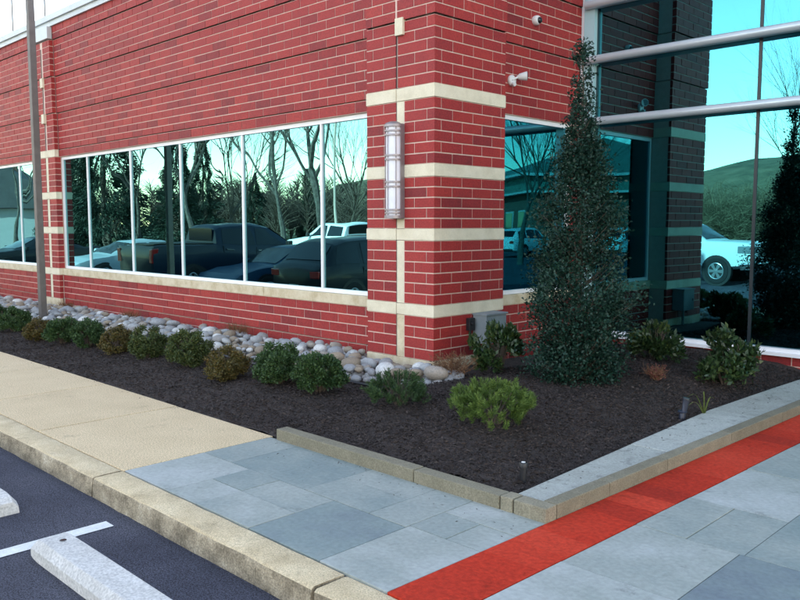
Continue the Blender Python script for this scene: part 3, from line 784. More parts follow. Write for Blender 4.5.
MB().tube([(.1352, .1102, .046), (.137, .112, .046)], [.044, .044], 14).build('lens', 'head_lamp', hd_)
MB().tube([(.03, -.01, -.03), (.055, -.015, -.045), (.07, -.018, -.05)], [.02, .026, .02], 10).build('sensor', 'white_plastic', sl, smooth=True)
MB().lathe([(.004, .036), (.004, .041), (0, .041)], (0, -.02, 0), axis='x', n=8).build('screw', 'lens_dark', sl)
# utility box with a small dark valve beside it, on the pillar's side
ub = root('utility_box', 'grey metal utility box mounted low on the side of the corner pillar', 'utility box', (0.004, .585, .335))
B(.0, .172, 0, .325, .0, .285).build('box', 'box_grey', ub, bevel=.004)
B(-.002, .186, -.012, .338, .2852, .302).build('lid', 'box_grey', ub, bevel=.003)
B(.1722, .1745, .02, .305, .015, .27).build('door', 'box_grey', ub, bevel=.001)
B(.1746, .182, .045, .06, .13, .16).build('latch', 'black_plastic', ub)
MB().tube([(.06, .10, .0), (.06, .10, -.25)], .018, 10).build('conduit', 'box_grey', ub, smooth=True)
vb = root('conduit_box', 'small dark junction box beside the grey utility box', 'junction box', (0.004, .475, .47))
B(0, .05, 0, .085, 0, .125).build('box', 'black_plastic', vb, bevel=.006)
MB().lathe([(0, .066), (.018, .064), (.02, .05)], (0, .04, .07), axis='x', n=14).build('knob', 'black_plastic', vb, smooth=True)
MB().tube([(.025, .04, 0), (.025, .04, -.20)], .011, 8).build('conduit', 'black_plastic', vb, smooth=True)
# roof rods
for (x, hgt, lab) in ((-12.82, .95, 'thin dark rod on the roof left of the light pole'), (-11.12, .9, 'thin dark rod on the roof right of the light pole')):
    r0 = root('roof_rod', lab, 'rod', (x, .9, 4.9), group='rods on the roof')
    MB().tube([(0, 0, 0), (0, 0, hgt+.9)], .017, 8).build('rod', 'rod', r0); B(-.06, .06, -.06, .06, 0, .03).build('foot', 'rod', r0)
# wheel stops
def wheel_stop(x0, label, L=1.83, y=-4.075, rz=0, m='stop_concrete'):
    t = root('wheel_stop', label, 'wheel stop', (x0, y, lot_z(x0, y)), rz, 'wheel stops')
    prof = [(-.104, 0), (-.106, .055), (-.074, .098), (.062, .102), (.096, .06), (.104, 0)]
    n = len(prof); b = MB(); vs = []; st = [0, .05, .12, .5, 1.0, 1.4, 1.71, 1.78, 1.83]; sc_ = {0: .70, .05: .92, 1.83: .70, 1.78: .92}
    for x in st:
        k = sc_.get(x, 1)
        for yy_, z in prof: vs.append((x, yy_*(.62+.38*k)+random.uniform(-.0015, .0015), z*k+random.uniform(-.0015, .001)))
    fs = [(i*n+j, (i+1)*n+j, (i+1)*n+j+1, i*n+j+1) for i in range(len(st)-1) for j in range(n-1)] + [(i*n+n-1, (i+1)*n+n-1, (i+1)*n, i*n) for i in range(len(st)-1)] + [tuple(range(n)), tuple(range(len(st)*n-1, (len(st)-1)*n-1, -1))]
    b.add(vs, fs); b.build('block', m, t, bevel=.004, fix=True)
    for x in (.17, 1.62):
        MB().lathe([(.017, .1018), (.012, .1024), (0, .1024)], (x, 0, .0016), n=10).build('bolt_hole', 'lens_dark', t)
    return t
wheel_stop(1.09, 'pale grey concrete wheel stop right of the white bay line')
wheel_stop(-1.40, 'concrete wheel stop whose end shows at the left edge of the asphalt')
# path lights in the bed
z = bed_z(2.46, -1.93)
t = root('path_light', 'short black path light with pale top standing near the bed corner', 'path light', (2.455, -1.93, z))
MB().lathe([(.019, -.02), (.019, .080), (.024, .083), (.024, .108), (.020, .114)], n=16).build('body', 'black_plastic', t, smooth=True)
MB().lathe([(.013, .1142), (.010, .116), (0, .1165)], n=16).build('top', 'white_plastic', t, smooth=True)
z = bed_z(2.46, .18)
t = root('garden_stake', 'leaning dark blue plastic stake at the stone cap edge', 'stake', (2.44, .12, z))
MB().tube([(0, 0, -.02), (.0, .0, .06), (.012, .004, .065), (.02, .012, .155)], [.024, .026, .020, .024], 10).build('body', 'blue_plastic', t, smooth=True)
MB().tube([(.02, .012, .1552), (.022, .014, .168)], [.030, .026], 10).build('cap', 'black_plastic', t, smooth=True)
MB().lathe([(.034, .055), (.036, .062), (.03, .068), (0, .068)], n=12).build('collar', 'blue_plastic', t, smooth=True)

# ------------------------------------------------------------------ plants of the bed
def bush_mesh(n, rx, rz, ln, wd, m, seed, clumps=26, flat=.0, up=.35, lumps=.12):
    r = np.random.default_rng(seed)
    d = r.normal(size=(clumps, 3)); d[:, 2] = np.where(d[:, 2] < -.35, -.25*r.uniform(0, 3, clumps), d[:, 2]); d /= np.linalg.norm(d, axis=1, keepdims=True)
    rad = r.uniform(.45, .86, clumps)**.6*(1+r.normal(0, lumps, clumps))
    cc = d*rad[:, None]; ci = r.integers(0, clumps, n)
    off = r.normal(size=(n, 3)); off /= np.linalg.norm(off, axis=1, keepdims=True); off *= (r.uniform(0, 1, n)**.5*(.30 if clumps < 50 else .24))[:, None]
    u = cc[ci]+off
    D = u/np.maximum(.1, np.linalg.norm(u, axis=1, keepdims=True))*.8+r.normal(0, .55, (n, 3)); D[:, 2] += up
    P = u*np.array([rx, rx, rz])*.98; P[:, 2] += rz*(.80 if clumps > 50 else .66); P[:, 2] *= 1.1 if clumps > 50 else 1.2
    P = P[P[:, 2] > .005]; D = D[:len(P)]
    n = len(P); L_ = ln*r.uniform(.6, 1.25, n); V_, F_ = leaves(P, D, L_, L_*wd, .3, r)
    hgt = P[:, 2]/(2*rz); tn = np.clip(r.normal(.45, .2, n)+.12*r.normal(size=clumps)[ci[:n]], 0, 1)
    return raw('foliage', V_, F_, m, tn, parent=False)
def stems_mesh(k, rx, rz, m, seed, r0=.006):
    r = random.Random(seed); b = MB()
    for _ in range(k):
        a = r.uniform(0, 6.28); q = r.uniform(.3, .85); x, y = rx*q*math.cos(a), rx*q*math.sin(a); zt = rz*r.uniform(1.0, 1.75)
        b.tube([(x*.12, y*.12, -.02), (x*.45, y*.45, zt*.45), (x, y, zt)], [r0, r0*.7, r0*.3], 4)
    return b.mesh('stems', m)
def plant(name, label, cat, x, y, fm, smh, s=1., rz=0, group=None, sz=None):
    t = root(name, label, cat, (x, y, bed_z(x, y)-.004), rz, group); t.scale = (s, s, sz or s)
    if fm: put('foliage', fm, t)
    put('stems', smh, t); return t
st1 = stems_mesh(16, .19, .17, 'twig', 3)
box = [bush_mesh(11500, .195, .165, .022, .6, 'leaf_box', i, 70, lumps=.06) for i in (11, 12, 13)]
brz = [bush_mesh(9000, .19, .155, .022, .6, 'leaf_bronze', i, 60, lumps=.09) for i in (21, 22)]
mixd = [bush_mesh(10500, .195, .165, .022, .6, 'leaf_mixed', i, 66, lumps=.07) for i in (31, 32)]
row = [  # px column only orders them; x, y on the ground, size, foliage, label
 (-7.05, -1.62, 1.0, box[0], 'green boxwood at the left edge of the row, half out of frame'),
 (-6.38, -1.60, 1.04, box[1], 'dark green boxwood left of the light pole foot'),
 (-5.31, -1.66, .92, brz[0], 'bronze brown boxwood in front of the light pole foot'),
 (-4.73, -1.60, 1.0, box[2], 'green boxwood just right of the light pole, beside the bronze one'),
 (-4.17, -1.53, .98, box[0], 'deep green boxwood second to the right of the light pole'),
 (-3.48, -1.50, .95, brz[1], 'low orange brown boxwood third to the right of the light pole'),
 (-2.83, -1.45, 1.04, mixd[0], 'olive green boxwood with bronze tips, fourth right of the light pole'),
 (-2.09, -1.43, 1.06, mixd[1], 'yellowish green boxwood, fifth right of the light pole'),
 (-1.25, -1.50, 1.0, brz[0], 'golden bronze boxwood, sixth right of the light pole, before the dark green pair'),
 (-.60, -1.38, 1.06, box[1], 'left one of the two touching green boxwoods before the pillar'),
 (-.06, -1.36, 1.02, box[2], 'right one of the two touching green boxwoods before the pillar')]
for i, (x, y, s, fm, lab) in enumerate(row):
    plant('boxwood', lab, 'shrub', x, y, fm, st1, s*1.07, i*1.3, 'boxwood row along the walk', sz=s*random.uniform(1.0, 1.1))
# needle shrubs
def tuft_mesh(m, seed, rx, rz, shoots, per, ln, wd, slen):
    r = np.random.default_rng(seed); P = []; D = []; T = []
    for i in range(shoots):
        a = r.uniform(0, 6.28); c = r.uniform(-.62, 1); q = math.sqrt(max(0, 1-c*c)); k = r.uniform(.62, 1.0)*(1+.16*math.sin(3*a+seed)*q)
        base = np.array([rx*q*math.cos(a)*k, rx*q*math.sin(a)*k, rz*(.72+c*k)]); ax = np.array([q*math.cos(a)*.55, q*math.sin(a)*.55, .75])+r.normal(0, .18, 3); ax /= np.linalg.norm(ax)
        t = r.uniform(0, 1, per); p = base+ax*(t*slen)[:, None]; d = r.normal(size=(per, 3)); d -= (d@ax)[:, None]*ax; d /= np.linalg.norm(d, axis=1, keepdims=True)
        P.append(p); D.append(d*.75+ax*(.5+.5*t)[:, None]); T.append(np.clip(r.normal(.35, .12)+.35*t+r.normal(0, .1, per), 0, 1))
    P = np.concatenate(P); D = np.concatenate(D); T = np.concatenate(T); k = P[:, 2] > .004; P, D, T = P[k], D[k], T[k]; L_ = ln*r.uniform(.7, 1.2, len(P))
    V_, F_ = leaves(P, D, L_, wd, .15, r); return raw('foliage', V_, F_, m, T, parent=False)
low1 = tuft_mesh('needle_low', 41, .215, .12, 150, 60, .03, .0045, .075); mug = tuft_mesh('needle_mugo', 42, .25, .145, 190, 75, .036, .0042, .07)
plant('low_conifer', 'low spreading dark green conifer in front of the pillar foot', 'shrub', .88, -1.36, low1, st1, 1.0, .4)
plant('mugo_pine', 'bright green rounded dwarf pine in the middle of the mulch', 'shrub', 1.79, -1.36, mug, stems_mesh(26, .25, .15, 'bark', 5, .007), 1.0, .2)
lau = [bush_mesh(2700, .23, .20, .055, .45, 'leaf_laurel', i, 26, up=.5, lumps=.2) for i in (51, 52, 53)]
st2 = stems_mesh(22, .23, .2, 'twig', 9)
plant('laurel_shrub', 'glossy green shrub right of the tall holly, by the curtain wall', 'shrub', 1.38, 1.76, lau[0], st2, 1.04, .3)
plant('laurel_shrub', 'glossy yellow flecked shrub nearest the stone cap, below the curtain wall', 'shrub', 2.20, 1.50, lau[1], st2, 1.14, 1.1)
plant('laurel_shrub', 'small glossy shrub in front of the grey utility box', 'shrub', .52, .36, lau[2], st2, .95, 2.1, sz=1.08)
# bare brown shrub at the pillar foot
def dead_shrub(seed, k, rx, rz):
    r = random.Random(seed); b = MB(); tips = []
    for _ in range(k):
        a = r.uniform(0, 6.28); q = r.uniform(.2, 1); x, y = rx*q*math.cos(a), rx*q*math.sin(a); zt = rz*r.uniform(.5, 1.05)
        p1 = (x*.4+r.uniform(-.02, .02), y*.4+r.uniform(-.02, .02), zt*.55); b.tube([(x*.1, y*.1, -.01), p1, (x, y, zt)], [.004, .003, .0012], 4, cap=False); tips.append((x, y, zt))
        for _ in range(3):
            t = r.uniform(.3, 1); c = Vector(p1).lerp(Vector((x, y, zt)), t); d = c+Vector((r.uniform(-.06, .06), r.uniform(-.06, .06), r.uniform(.0, .07))); b.tube([c, d], [.002, .001], 3, cap=False); tips.append(tuple(d))
    return b, np.array(tips)
b, tips = dead_shrub(5, 75, .26, .25)
t = root('dormant_shrub', 'bare brown dormant shrub at the foot of the corner pillar', 'shrub', (.44, -.22, bed_z(.44, -.22)))
b.build('stems', 'dead_twig', t)
r = np.random.default_rng(61); P = tips[r.integers(0, len(tips), 700)]*r.uniform(.55, 1.0, (700, 1))+r.normal(0, .018, (700, 3)); P[:, 2] = np.abs(P[:, 2])
V, F = leaves(P, r.normal(0, 1, (700, 3)), r.uniform(.010, .026, 700), r.uniform(.006, .014, 700), .6, r); raw('dry_leaves', V, F, 'leaf_dead', r.uniform(0, 1, 700), parent=t)
b, tips = dead_shrub(6, 45, .11, .09)
t = root('red_perennial', 'small withered red perennial in the mulch right of the holly', 'plant', (1.84, .88, bed_z(1.84, .88)))
b.build('stems', 'dead_twig', t); P = tips[r.integers(0, len(tips), 420)]*r.uniform(.4, 1.0, (420, 1))+r.normal(0, .008, (420, 3)); P[:, 2] = np.abs(P[:, 2])
V, F = leaves(P, r.normal(0, 1, (420, 3))+np.array([0, 0, .5]), r.uniform(.015, .035, 420), r.uniform(.004, .008, 420), .6, r); raw('foliage', V, F, 'leaf_red', r.uniform(0, 1, 420), parent=t)
# strappy leaves
t = root('strap_leaf_plant', 'few yellow green strap leaves bending beside the blue stake', 'plant', (2.50, .37, bed_z(2.5, .37)))
for k_, (dx, dy, hh, bend) in enumerate(((-.06, -.17, .20, .35), (.03, -.10, .22, .3), (.05, .05, .16, .25), (-.03, -.24, .15, .6))):
    b = MB(); vs = []
    for i in range(7):
        u = i/6; x = dx*u; y = dy*u; zz = hh*math.sin(min(1, u*1.25)*math.pi*.55)*(1-.45*bend*u*u); w_ = .010*(1-u)**.6+.001
        vs += [(x-w_, y+w_, zz), (x+w_, y-w_, zz+.002)]
    b.add(vs, [(2*i, 2*i+1, 2*i+3, 2*i+2) for i in range(6)], tone=.3+.2*k_); b.build('leaf', 'leaf_strap', t, smooth=True)
for (x, y) in ((-6.2, .02), (-8.6, .05), (-3.4, .05)):
    t = root('grass_tuft', {-6.2: 'dry tan grass tuft among the stones right of the pilaster', -8.6: 'dry tan grass tuft against the wall by the light pole', -3.4: 'dry tan grass tuft against the brick wall above the boxwood row'}[x], 'grass', (x, y, bed_z(x, y)+.05), group='dry grass tufts by the wall')
    n = 260; a = r.uniform(0, 6.28, n); q = r.uniform(0, .17, n); P = np.stack([np.cos(a)*q*1.2, np.sin(a)*q*.5, np.zeros(n)], 1); D = np.stack([np.cos(a)*.5, np.sin(a)*.4, np.full(n, 1.)], 1)+r.normal(0, .2, (n, 3))
    V, F = leaves(P, D, r.uniform(.08, .20, n), .005, .3, r); raw('blades', V, F, 'leaf_dead', r.uniform(.5, 1, n), parent=t, kind='stuff')

# the columnar holly
hx, hy = 1.34, .39; hz = bed_z(hx, hy)
ht = root('holly_tree', 'tall narrow dark evergreen holly in front of the side window', 'tree', (hx, hy, hz-.01))
b = MB(); tp = [(0, 0, -.03), (.01, .01, .4), (-.015, .0, .9), (.012, -.01, 1.5), (-.01, .01, 2.0), (.01, .0, 2.45), (.0, .0, 2.93)]
b.tube(tp, [.030, .026, .022, .017, .012, .008, .003], 8)
r = np.random.default_rng(77)
prof_z = [.02, .2, .45, .8, 1.1, 1.5, 1.8, 2.0, 2.2, 2.5, 2.8, 2.92]; prof_r = [.26, .38, .41, .41, .37, .30, .215, .15, .10, .075, .04, .02]
tips = []
for i in range(1000):
    z = (r.uniform(0, 1)**1.1)*2.9
    if z > 2.2 and r.uniform() < .25+.45*min(1, (z-2.2)/.4): continue
    R0 = np.interp(z, prof_z, prof_r)*(1+r.normal(0, .13))*(1+.10*math.sin(z*9+1.0)); a = r.uniform(0, 6.28); q = r.uniform(.08, 1)**.5
    x, y = R0*q*math.cos(a), R0*q*math.sin(a); z0 = max(.03, z-.28*q*(R0/.4)-.03); tips.append((x, y, z, a))
    if i % 2 == 0: b.tube([(0, 0, z0), (x*.5, y*.5, z0+(z-z0)*.4), (x, y, z)], [.006, .004, .002], 4, cap=False)
b.build('trunk', 'bark', ht)
PP = []; DD = []; TT = []
for (x, y, z, a) in tips:
    n = int(r.uniform(40, 66)) if z < 2.0 else int(r.uniform(12, 22)); cs = .085 if z < 2.0 else .045
    P = np.array([x, y, z])+r.normal(0, 1, (n, 3))*np.array([cs, cs, cs])*.62
    D = np.stack([np.full(n, math.cos(a)), np.full(n, math.sin(a)), np.full(n, .25)], 1)*.6+r.normal(0, .7, (n, 3))
    PP.append(P); DD.append(D); TT.append(np.clip(r.normal(.42, .18)+r.normal(0, .18, n), 0, 1))
P = np.concatenate(PP); D = np.concatenate(DD); T = np.concatenate(TT); k_ = P[:, 2] > .01; P, D, T = P[k_], D[k_], T[k_]
L_ = r.uniform(.020, .040, len(P)); V, F = leaves(P, D, L_, L_*.58, .5, r); raw('crown', V, F, 'leaf_holly', T, parent=ht)

# ------------------------------------------------------------------ vehicles in the lot (seen in the windows)
KIND = {
 'pickup': dict(st=[(-2.97,.62,1.20,1.22,.90,.80),(-2.92,.55,1.36,1.385,.98,.90),(-1.0,.48,1.38,1.40,1.0,.92),(-.93,.48,1.38,1.82,1.0,.74),(-.78,.48,1.38,1.90,1.0,.74),(-.2,.48,1.37,1.945,1.0,.745),(.45,.48,1.36,1.94,1.0,.74),(.72,.48,1.35,1.88,1.0,.73),(1.5,.48,1.33,1.37,1.0,.90),(2.2,.48,1.30,1.35,.99,.89),(2.74,.50,1.26,1.31,.98,.88),(2.90,.52,1.21,1.25,.96,.86),(2.97,.58,1.08,1.12,.93,.84)],
   wh=(-1.85,1.88), r=.42, win=[(-.86,-.74,.06,.0),(.10,.16,1.18,.52)], cab=(-.93,.72,1.5), rear=(-1.0,-.78), doors=(-.86,.1,1.2)),
 'suv': dict(st=[(-2.34,.50,.92,.96,.80,.70),(-2.28,.36,1.02,1.08,.89,.74),(-2.18,.32,1.05,1.14,.92,.73),(-1.78,.30,1.06,1.56,.945,.68),(-1.45,.30,1.06,1.64,.95,.68),(-.6,.30,1.04,1.685,.95,.69),(.15,.30,1.02,1.675,.95,.685),(.48,.30,1.01,1.61,.95,.67),(1.25,.30,.99,1.05,.95,.82),(1.85,.30,.94,.99,.93,.80),(2.18,.34,.86,.90,.88,.75),(2.33,.42,.70,.74,.80,.68)],
   wh=(-1.42,1.42), r=.36, win=[(-1.92,-1.72,-1.18,-1.12),(-1.08,-1.02,-.12,-.14),(-.04,-.06,.95,.34)], cab=(-1.78,.48,1.25), rear=(-2.18,-1.78), doors=(-1.1,-.08,.95)),
 'sedan': dict(st=[(-2.37,.42,.80,.84,.76,.66),(-2.31,.32,.93,.97,.85,.74),(-1.85,.25,.96,1.0,.90,.77),(-1.70,.25,.96,1.02,.905,.74),(-.85,.25,.95,1.36,.915,.60),(-.35,.25,.94,1.435,.915,.60),(.10,.25,.93,1.42,.915,.60),(.32,.25,.92,1.37,.915,.595),(1.15,.25,.90,.945,.91,.78),(1.75,.25,.83,.87,.89,.76),(2.2,.30,.72,.75,.83,.70),(2.36,.38,.58,.61,.74,.62)],
   wh=(-1.38,1.42), r=.335, win=[(-1.30,-.78,-.30,-.28),(-.22,-.22,.86,.22)], cab=(-.85,.32,1.15), rear=(-1.70,-.85), doors=(-1.15,-.26,.9)),
}
def make_car(kind, paint, label, cat, loc, rz, trim='trim_black'):
    K = KIND[kind]; S = np.array(K['st']); t = root({'pickup': 'pickup_truck', 'suv': 'suv', 'sedan': 'sedan'}[kind], label, cat, loc, rz, 'vehicles in the lot')
    def at(x): return [np.interp(x, S[:, 0], S[:, i]) for i in range(1, 6)]
    xs_ = sorted(set(list(S[:, 0]) + list(np.arange(S[0, 0]+.15, S[-1, 0]-.1, .22))))
    b = MB(); rings = []
    for x in xs_:
        zb, zs, zr, w_, wr = at(x)
        halfp = [(.0, zb), (.80*w_, zb), (.965*w_, zb+.09), (w_, zb+.40*(zs-zb)), (.998*w_, zb+.72*(zs-zb)), (.965*w_, zs), (wr, zr-.055 if zr-zs > .2 else zs+(zr-zs)*.7), (.86*wr, zr-.012), (.45*wr, zr+.008), (0, zr+.012)]
        full = [(y, z) for y, z in halfp] + [(-y, z) for y, z in halfp[-2:0:-1]]
        rings.append([(x, y, z) for y, z in full])
    n = len(rings[0]); vs = [p for r_ in rings for p in r_]
    fs = [(i*n+j, i*n+(j+1) % n, (i+1)*n+(j+1) % n, (i+1)*n+j) for i in range(len(rings)-1) for j in range(n)] + [tuple(range(n-1, -1, -1)), tuple(range((len(rings)-1)*n, len(rings)*n))]
    b.add(vs, fs); b.build('body', paint, t, smooth=True, fix=True)
    def sidept(x, u, s, off=.008):
        zb, zs, zr, w_, wr = at(x); y = .965*w_+(wr-.965*w_)*u; z = zs+(zr-.055-zs)*u
        return (x, s*(y+off), z+off*.35)
    for s in (-1, 1):
        for (xb0, xt0, xt1, xb1) in [(q[0], q[1], q[3], q[2]) for q in K['win']]:
            g = MB(); vs = []
            for u in (.07, .5, .9):
                for k in range(5):
                    f = k/4; x = (xb0+(xt0-xb0)*u)*(1-f)+(xb1+(xt1-xb1)*u)*f; vs.append(sidept(x, u, s))
            g.add(vs, [(r0*5+k, r0*5+k+1, r0*5+k+6, r0*5+k+5) for r0 in range(2) for k in range(4)]); g.build('side_window', 'car_glass', t, smooth=True)
        for xd in K['doors'][:-1]:
            zb, zs, zr, w_, wr = at(xd+.12); hd_ = B(xd+.06, xd+.22, s*(w_-.004)-.012, s*(w_-.004)+.012, zs-.13, zs-.10).build('door_handle', 'chrome' if paint != 'car_white' else trim, t)
        for xd in K['doors']:
            zb, zs, zr, w_, wr = at(xd); B(xd-.004, xd+.004, s*w_*.99-.008, s*w_*.99+.0065, zb+.12, zs-.02).build('door_gap', 'trim_black', t)
        xm = K['cab'][2]-.38; zb, zs, zr, w_, wr = at(xm)
        mm = MB().box(xm-.06, xm+.08, s*(w_+.10)-.085, s*(w_+.10)+.085, zs+.02, zs+.17).build('mirror', paint if kind != 'pickup' else trim, t, bevel=.03)
        zb, zs, zr, w_, wr = at(S[-1, 0]-.1); xh = S[-1, 0]
        big = kind == 'pickup'
        ya, yb = sorted((s*w_*.60, s*(.992 if big else w_*.97)))
        B(xh-(.46 if big else .32), xh+.004, ya, yb, zs-.16 if not big else zs-.26, zs-.03).build('headlight', 'head_lamp', t, bevel=.02)
        x0 = S[0, 0]; zb, zs, zr, w_, wr = at(x0+.08)
        if big: B(x0-.008, x0+.16, s*.90-.075, s*.90+.072, zs-.42, zs-.06).build('taillight', 'tail_lamp', t, bevel=.02)
        else: B(x0-.004, x0+.30, s*w_*.80-.14, s*w_*.80+.12, zs-.22, zs-.06).build('taillight', 'tail_lamp', t, bevel=.02)
    def glazing(xa, xb, fa, name):
        g = MB(); vs = []
        for k in range(5):
            f = k/4; x = xa+(xb-xa)*f; zb, zs, zr, w_, wr = at(x); sg = 1 if xb < xa else -1
            for yy_ in (-1, -.5, 0, .5, 1): vs.append((x + (.010 if xa > 0 else -.010), yy_*wr*.90, zr+.018-.020*abs(yy_)**2))
        g.add(vs, [(r0*5+k, r0*5+k+1, r0*5+k+6, r0*5+k+5) for r0 in range(4) for k in range(4)]); return g.build(name, 'car_glass', t, smooth=True)
    c0, c1, c2 = K['cab']
    glazing(c2-.06, c1+.05, 1, 'windscreen')
    ra, rb = K['rear']
    if kind == 'pickup': B(-1.006, -.985, -.62, .62, 1.47, 1.80).build('rear_window', 'car_glass', t)
    else: glazing(ra+(.06 if kind != 'suv' else .05), rb-.03, -1, 'rear_window')
    xf, xr = S[-1, 0], S[0, 0]; zb, zs, zr, w_, wr = at(xf-.05); big = kind == 'pickup'
    B(xf-.05, xf+.012, -w_*.55, w_*.55, zs-(.34 if big else .16), zs-.02).build('grille', 'trim_black', t, bevel=.01)
    if big:
        for i in range(3): B(xf+.0125, xf+.026, -w_*.54, w_*.54, zs-.30+i*.11, zs-.26+i*.11).build('grille_bar', 'chrome', t)
    B(xf-(.34 if big else .16), xf+.045, -max(w_, .99 if big else 0), max(w_, .99 if big else 0), .46 if big else .34, .66 if big else .50).build('bumper', 'chrome' if big and paint == 'car_white' else (paint if big else 'trim_black'), t, bevel=.03)
    B(xr-.05, xr+.14, -w_*.98, w_*.98, .50 if big else .36, .68 if big else .52).build('bumper', 'chrome' if big else 'trim_black', t, bevel=.03)
    B(xr-.054, xr-.051, -.16, .16, .53, .65).build('licence_plate', 'white_plastic', t)
    if big:
        B(-2.86, -1.06, -.82, .82, 1.395, 1.425).build('bed_cover', 'trim_black', t)
    r0 = K['r']
    for x in K['wh']:
        for s in (-1, 1):
            zb, zs, zr, w_, wr = at(x); y = s*(w_-.10)
            MB().lathe([(0, w_*s+.002*s), (r0*1.16, w_*s+.004*s), (r0*1.16, s*(w_-.15))], (x, 0, r0*1.0), axis='y', n=28).build('wheel_arch', 'trim_black', t)
            wq = root('wheel', '', '', (x, 0, r0)); wq.parent = t
            for kx in ('label', 'category'): del wq[kx]
            prof = [(r0*.60, s*(w_+.012)), (r0*.72, s*(w_+.026)), (r0*.93, s*(w_+.02)), (r0, s*(w_-.02)), (r0, s*(w_-.2)), (r0*.6, s*(w_-.2))]
            MB().lathe(prof, axis='y', n=30).build('tyre', 'tyre', wq, smooth=True)
            sp = MB(); sp.lathe([(r0*.62, s*(w_+.010)), (r0*.58, s*(w_+.016)), (r0*.54, s*(w_+.008))], axis='y', n=30)
            for i in range(6):
                a = i*math.pi/3; ca, sa = math.cos(a), math.sin(a)
                pts = [(.03*ca-.03*sa, .03*sa+.03*ca), (r0*.57*ca-.055*sa, r0*.57*sa+.055*ca), (r0*.57*ca+.055*sa, r0*.57*sa-.055*ca), (.03*ca+.03*sa, .03*sa-.03*ca)]
                sp.add([(p[0], s*(w_+.013), p[1]) for p in pts], [(0, 1, 2, 3)])
            sp.lathe([(.0, s*(w_+.022)), (.07, s*(w_+.018)), (.07, s*(w_+.006))], axis='y', n=16); sp.build('rim', 'rim', wq)
    return t
def park(kind, paint, label, cat, x, y, rz): return make_car(kind, paint, label, cat, (x, y, lot_z(x, y)), rz)
DN = -math.pi/2                                    # nose pointing away from the building (-y)
park('pickup', 'paint_navy', 'dark navy pickup mirrored in the middle panes, tail towards the building', 'pickup', -14.3, -6.52, DN)
park('suv', 'paint_black', 'black SUV mirrored in the rightmost front pane, tail towards the building', 'suv', -8.85, -6.85, DN)
park('sedan', 'paint_blue', 'dark blue sedan mirrored between the pickup and the black SUV, nose towards the building', 'car', -11.55, -6.55, -DN)
park('sedan', 'paint_silver', 'pale silver sedan mirrored left of the navy pickup', 'car', -20.3, -6.5, -DN)
park('sedan', 'paint_charcoal', 'charcoal sedan mirrored in the windows left of the pilaster', 'car', -28.6, -6.5, -DN)
park('pickup', 'car_white', 'white pickup mirrored behind the black SUV, nose pointing left', 'pickup', -20.3, -16.0, math.pi)
park('pickup', 'car_white', 'white pickup mirrored large in the curtain wall', 'pickup', -7.55, -14.9, 0)
x, y = seen_in_side(525, 47)
park('suv', 'car_white', 'white SUV mirrored in the side window left of the holly', 'suv', x, y, DN)
x, y = seen_in_side(634, 46)
park('suv', 'car_white', 'white SUV mirrored deep in the curtain wall right of the holly', 'suv', x, y, DN-.1)
park('sedan', 'paint_silver', 'silver sedan mirrored low behind the navy pickup bed', 'car', -30.5, -18.5, math.pi)

# ------------------------------------------------------------------ trees, woods and far buildings (seen in the windows)
def bare_tree_mesh(seed, H=13., fork=.28, r0=.24, nl=4, lean=.05, depth=5, spread=.55):
    r = random.Random(seed); tb = MB(); tw = MB(); cnt = [0]
    def grow(p, d, L, rad, lvl):
        n = 4 if lvl < 2 else 3; pts = [p]; rr = [rad]; q = p.copy(); dd = d.copy()
        for i in range(n):
            dd = (dd + Vector((r.gauss(0, .10), r.gauss(0, .10), r.gauss(.045, .06)))).normalized(); q = q + dd*(L/n); pts.append(q.copy()); rr.append(rad*(1-.42*(i+1)/n))
        (tb if lvl <= 1 else tw).tube(pts, rr, 8 if lvl == 0 else 6 if lvl == 1 else 4 if lvl == 2 else 3, cap=False)
        cnt[0] += 1
        if lvl >= depth: return
        k = {0: nl, 1: 6, 2: 6, 3: 5, 4: 3}.get(lvl, 2)
        for i in range(k):
            t = 1.0 if (i == 0 and lvl > 0) else r.uniform(.35 if lvl else .82, 1.0); ix = min(n-1, int(t*n)); base = pts[ix].lerp(pts[ix+1], t*n-ix) if ix < n else pts[n]
            ax = dd.orthogonal().normalized(); ax.rotate(Matrix.Rotation(2*math.pi*(i+r.random()*.7)/k, 3, dd))
            sp_ = spread*r.uniform(.6, 1.35) if i or lvl == 0 else .15
            nd = (dd*math.cos(sp_)+ax*math.sin(sp_)).normalized()
            grow(base, nd, L*r.uniform(.55, .82) if lvl else H*r.uniform(.30, .42), rr[min(n, ix)]*(.62 if lvl == 0 else .55)*r.uniform(.8, 1.1), lvl+1)
    grow(Vector((0, 0, -.15)), Vector((lean, lean*.4, 1)).normalized(), H*fork, r0, 0)
    return tb, tw
variants = []
for sd, kw in ((3, dict(H=14, fork=.26, r0=.17, nl=4, lean=-.10)), (8, dict(H=15, fork=.30, r0=.20, nl=5, lean=.0)), (15, dict(H=11, fork=.22, r0=.15, nl=4, lean=.05, spread=.45))):
    tb, tw = bare_tree_mesh(sd, **kw); variants.append((tb.mesh('trunk', 'bark_pale' if sd != 15 else 'bark', smooth=True), tw.mesh('crown', 'twig')))
def bare_tree(v, x, y, label, s=1., rz=0, group='bare trees beyond the lot'):
    t = root('bare_tree', label, 'tree', (x, y, ground_z(x, y)), rz, group); t.scale = (s, s, s)
    put('trunk', variants[v][0], t); put('crown', variants[v][1], t); return t
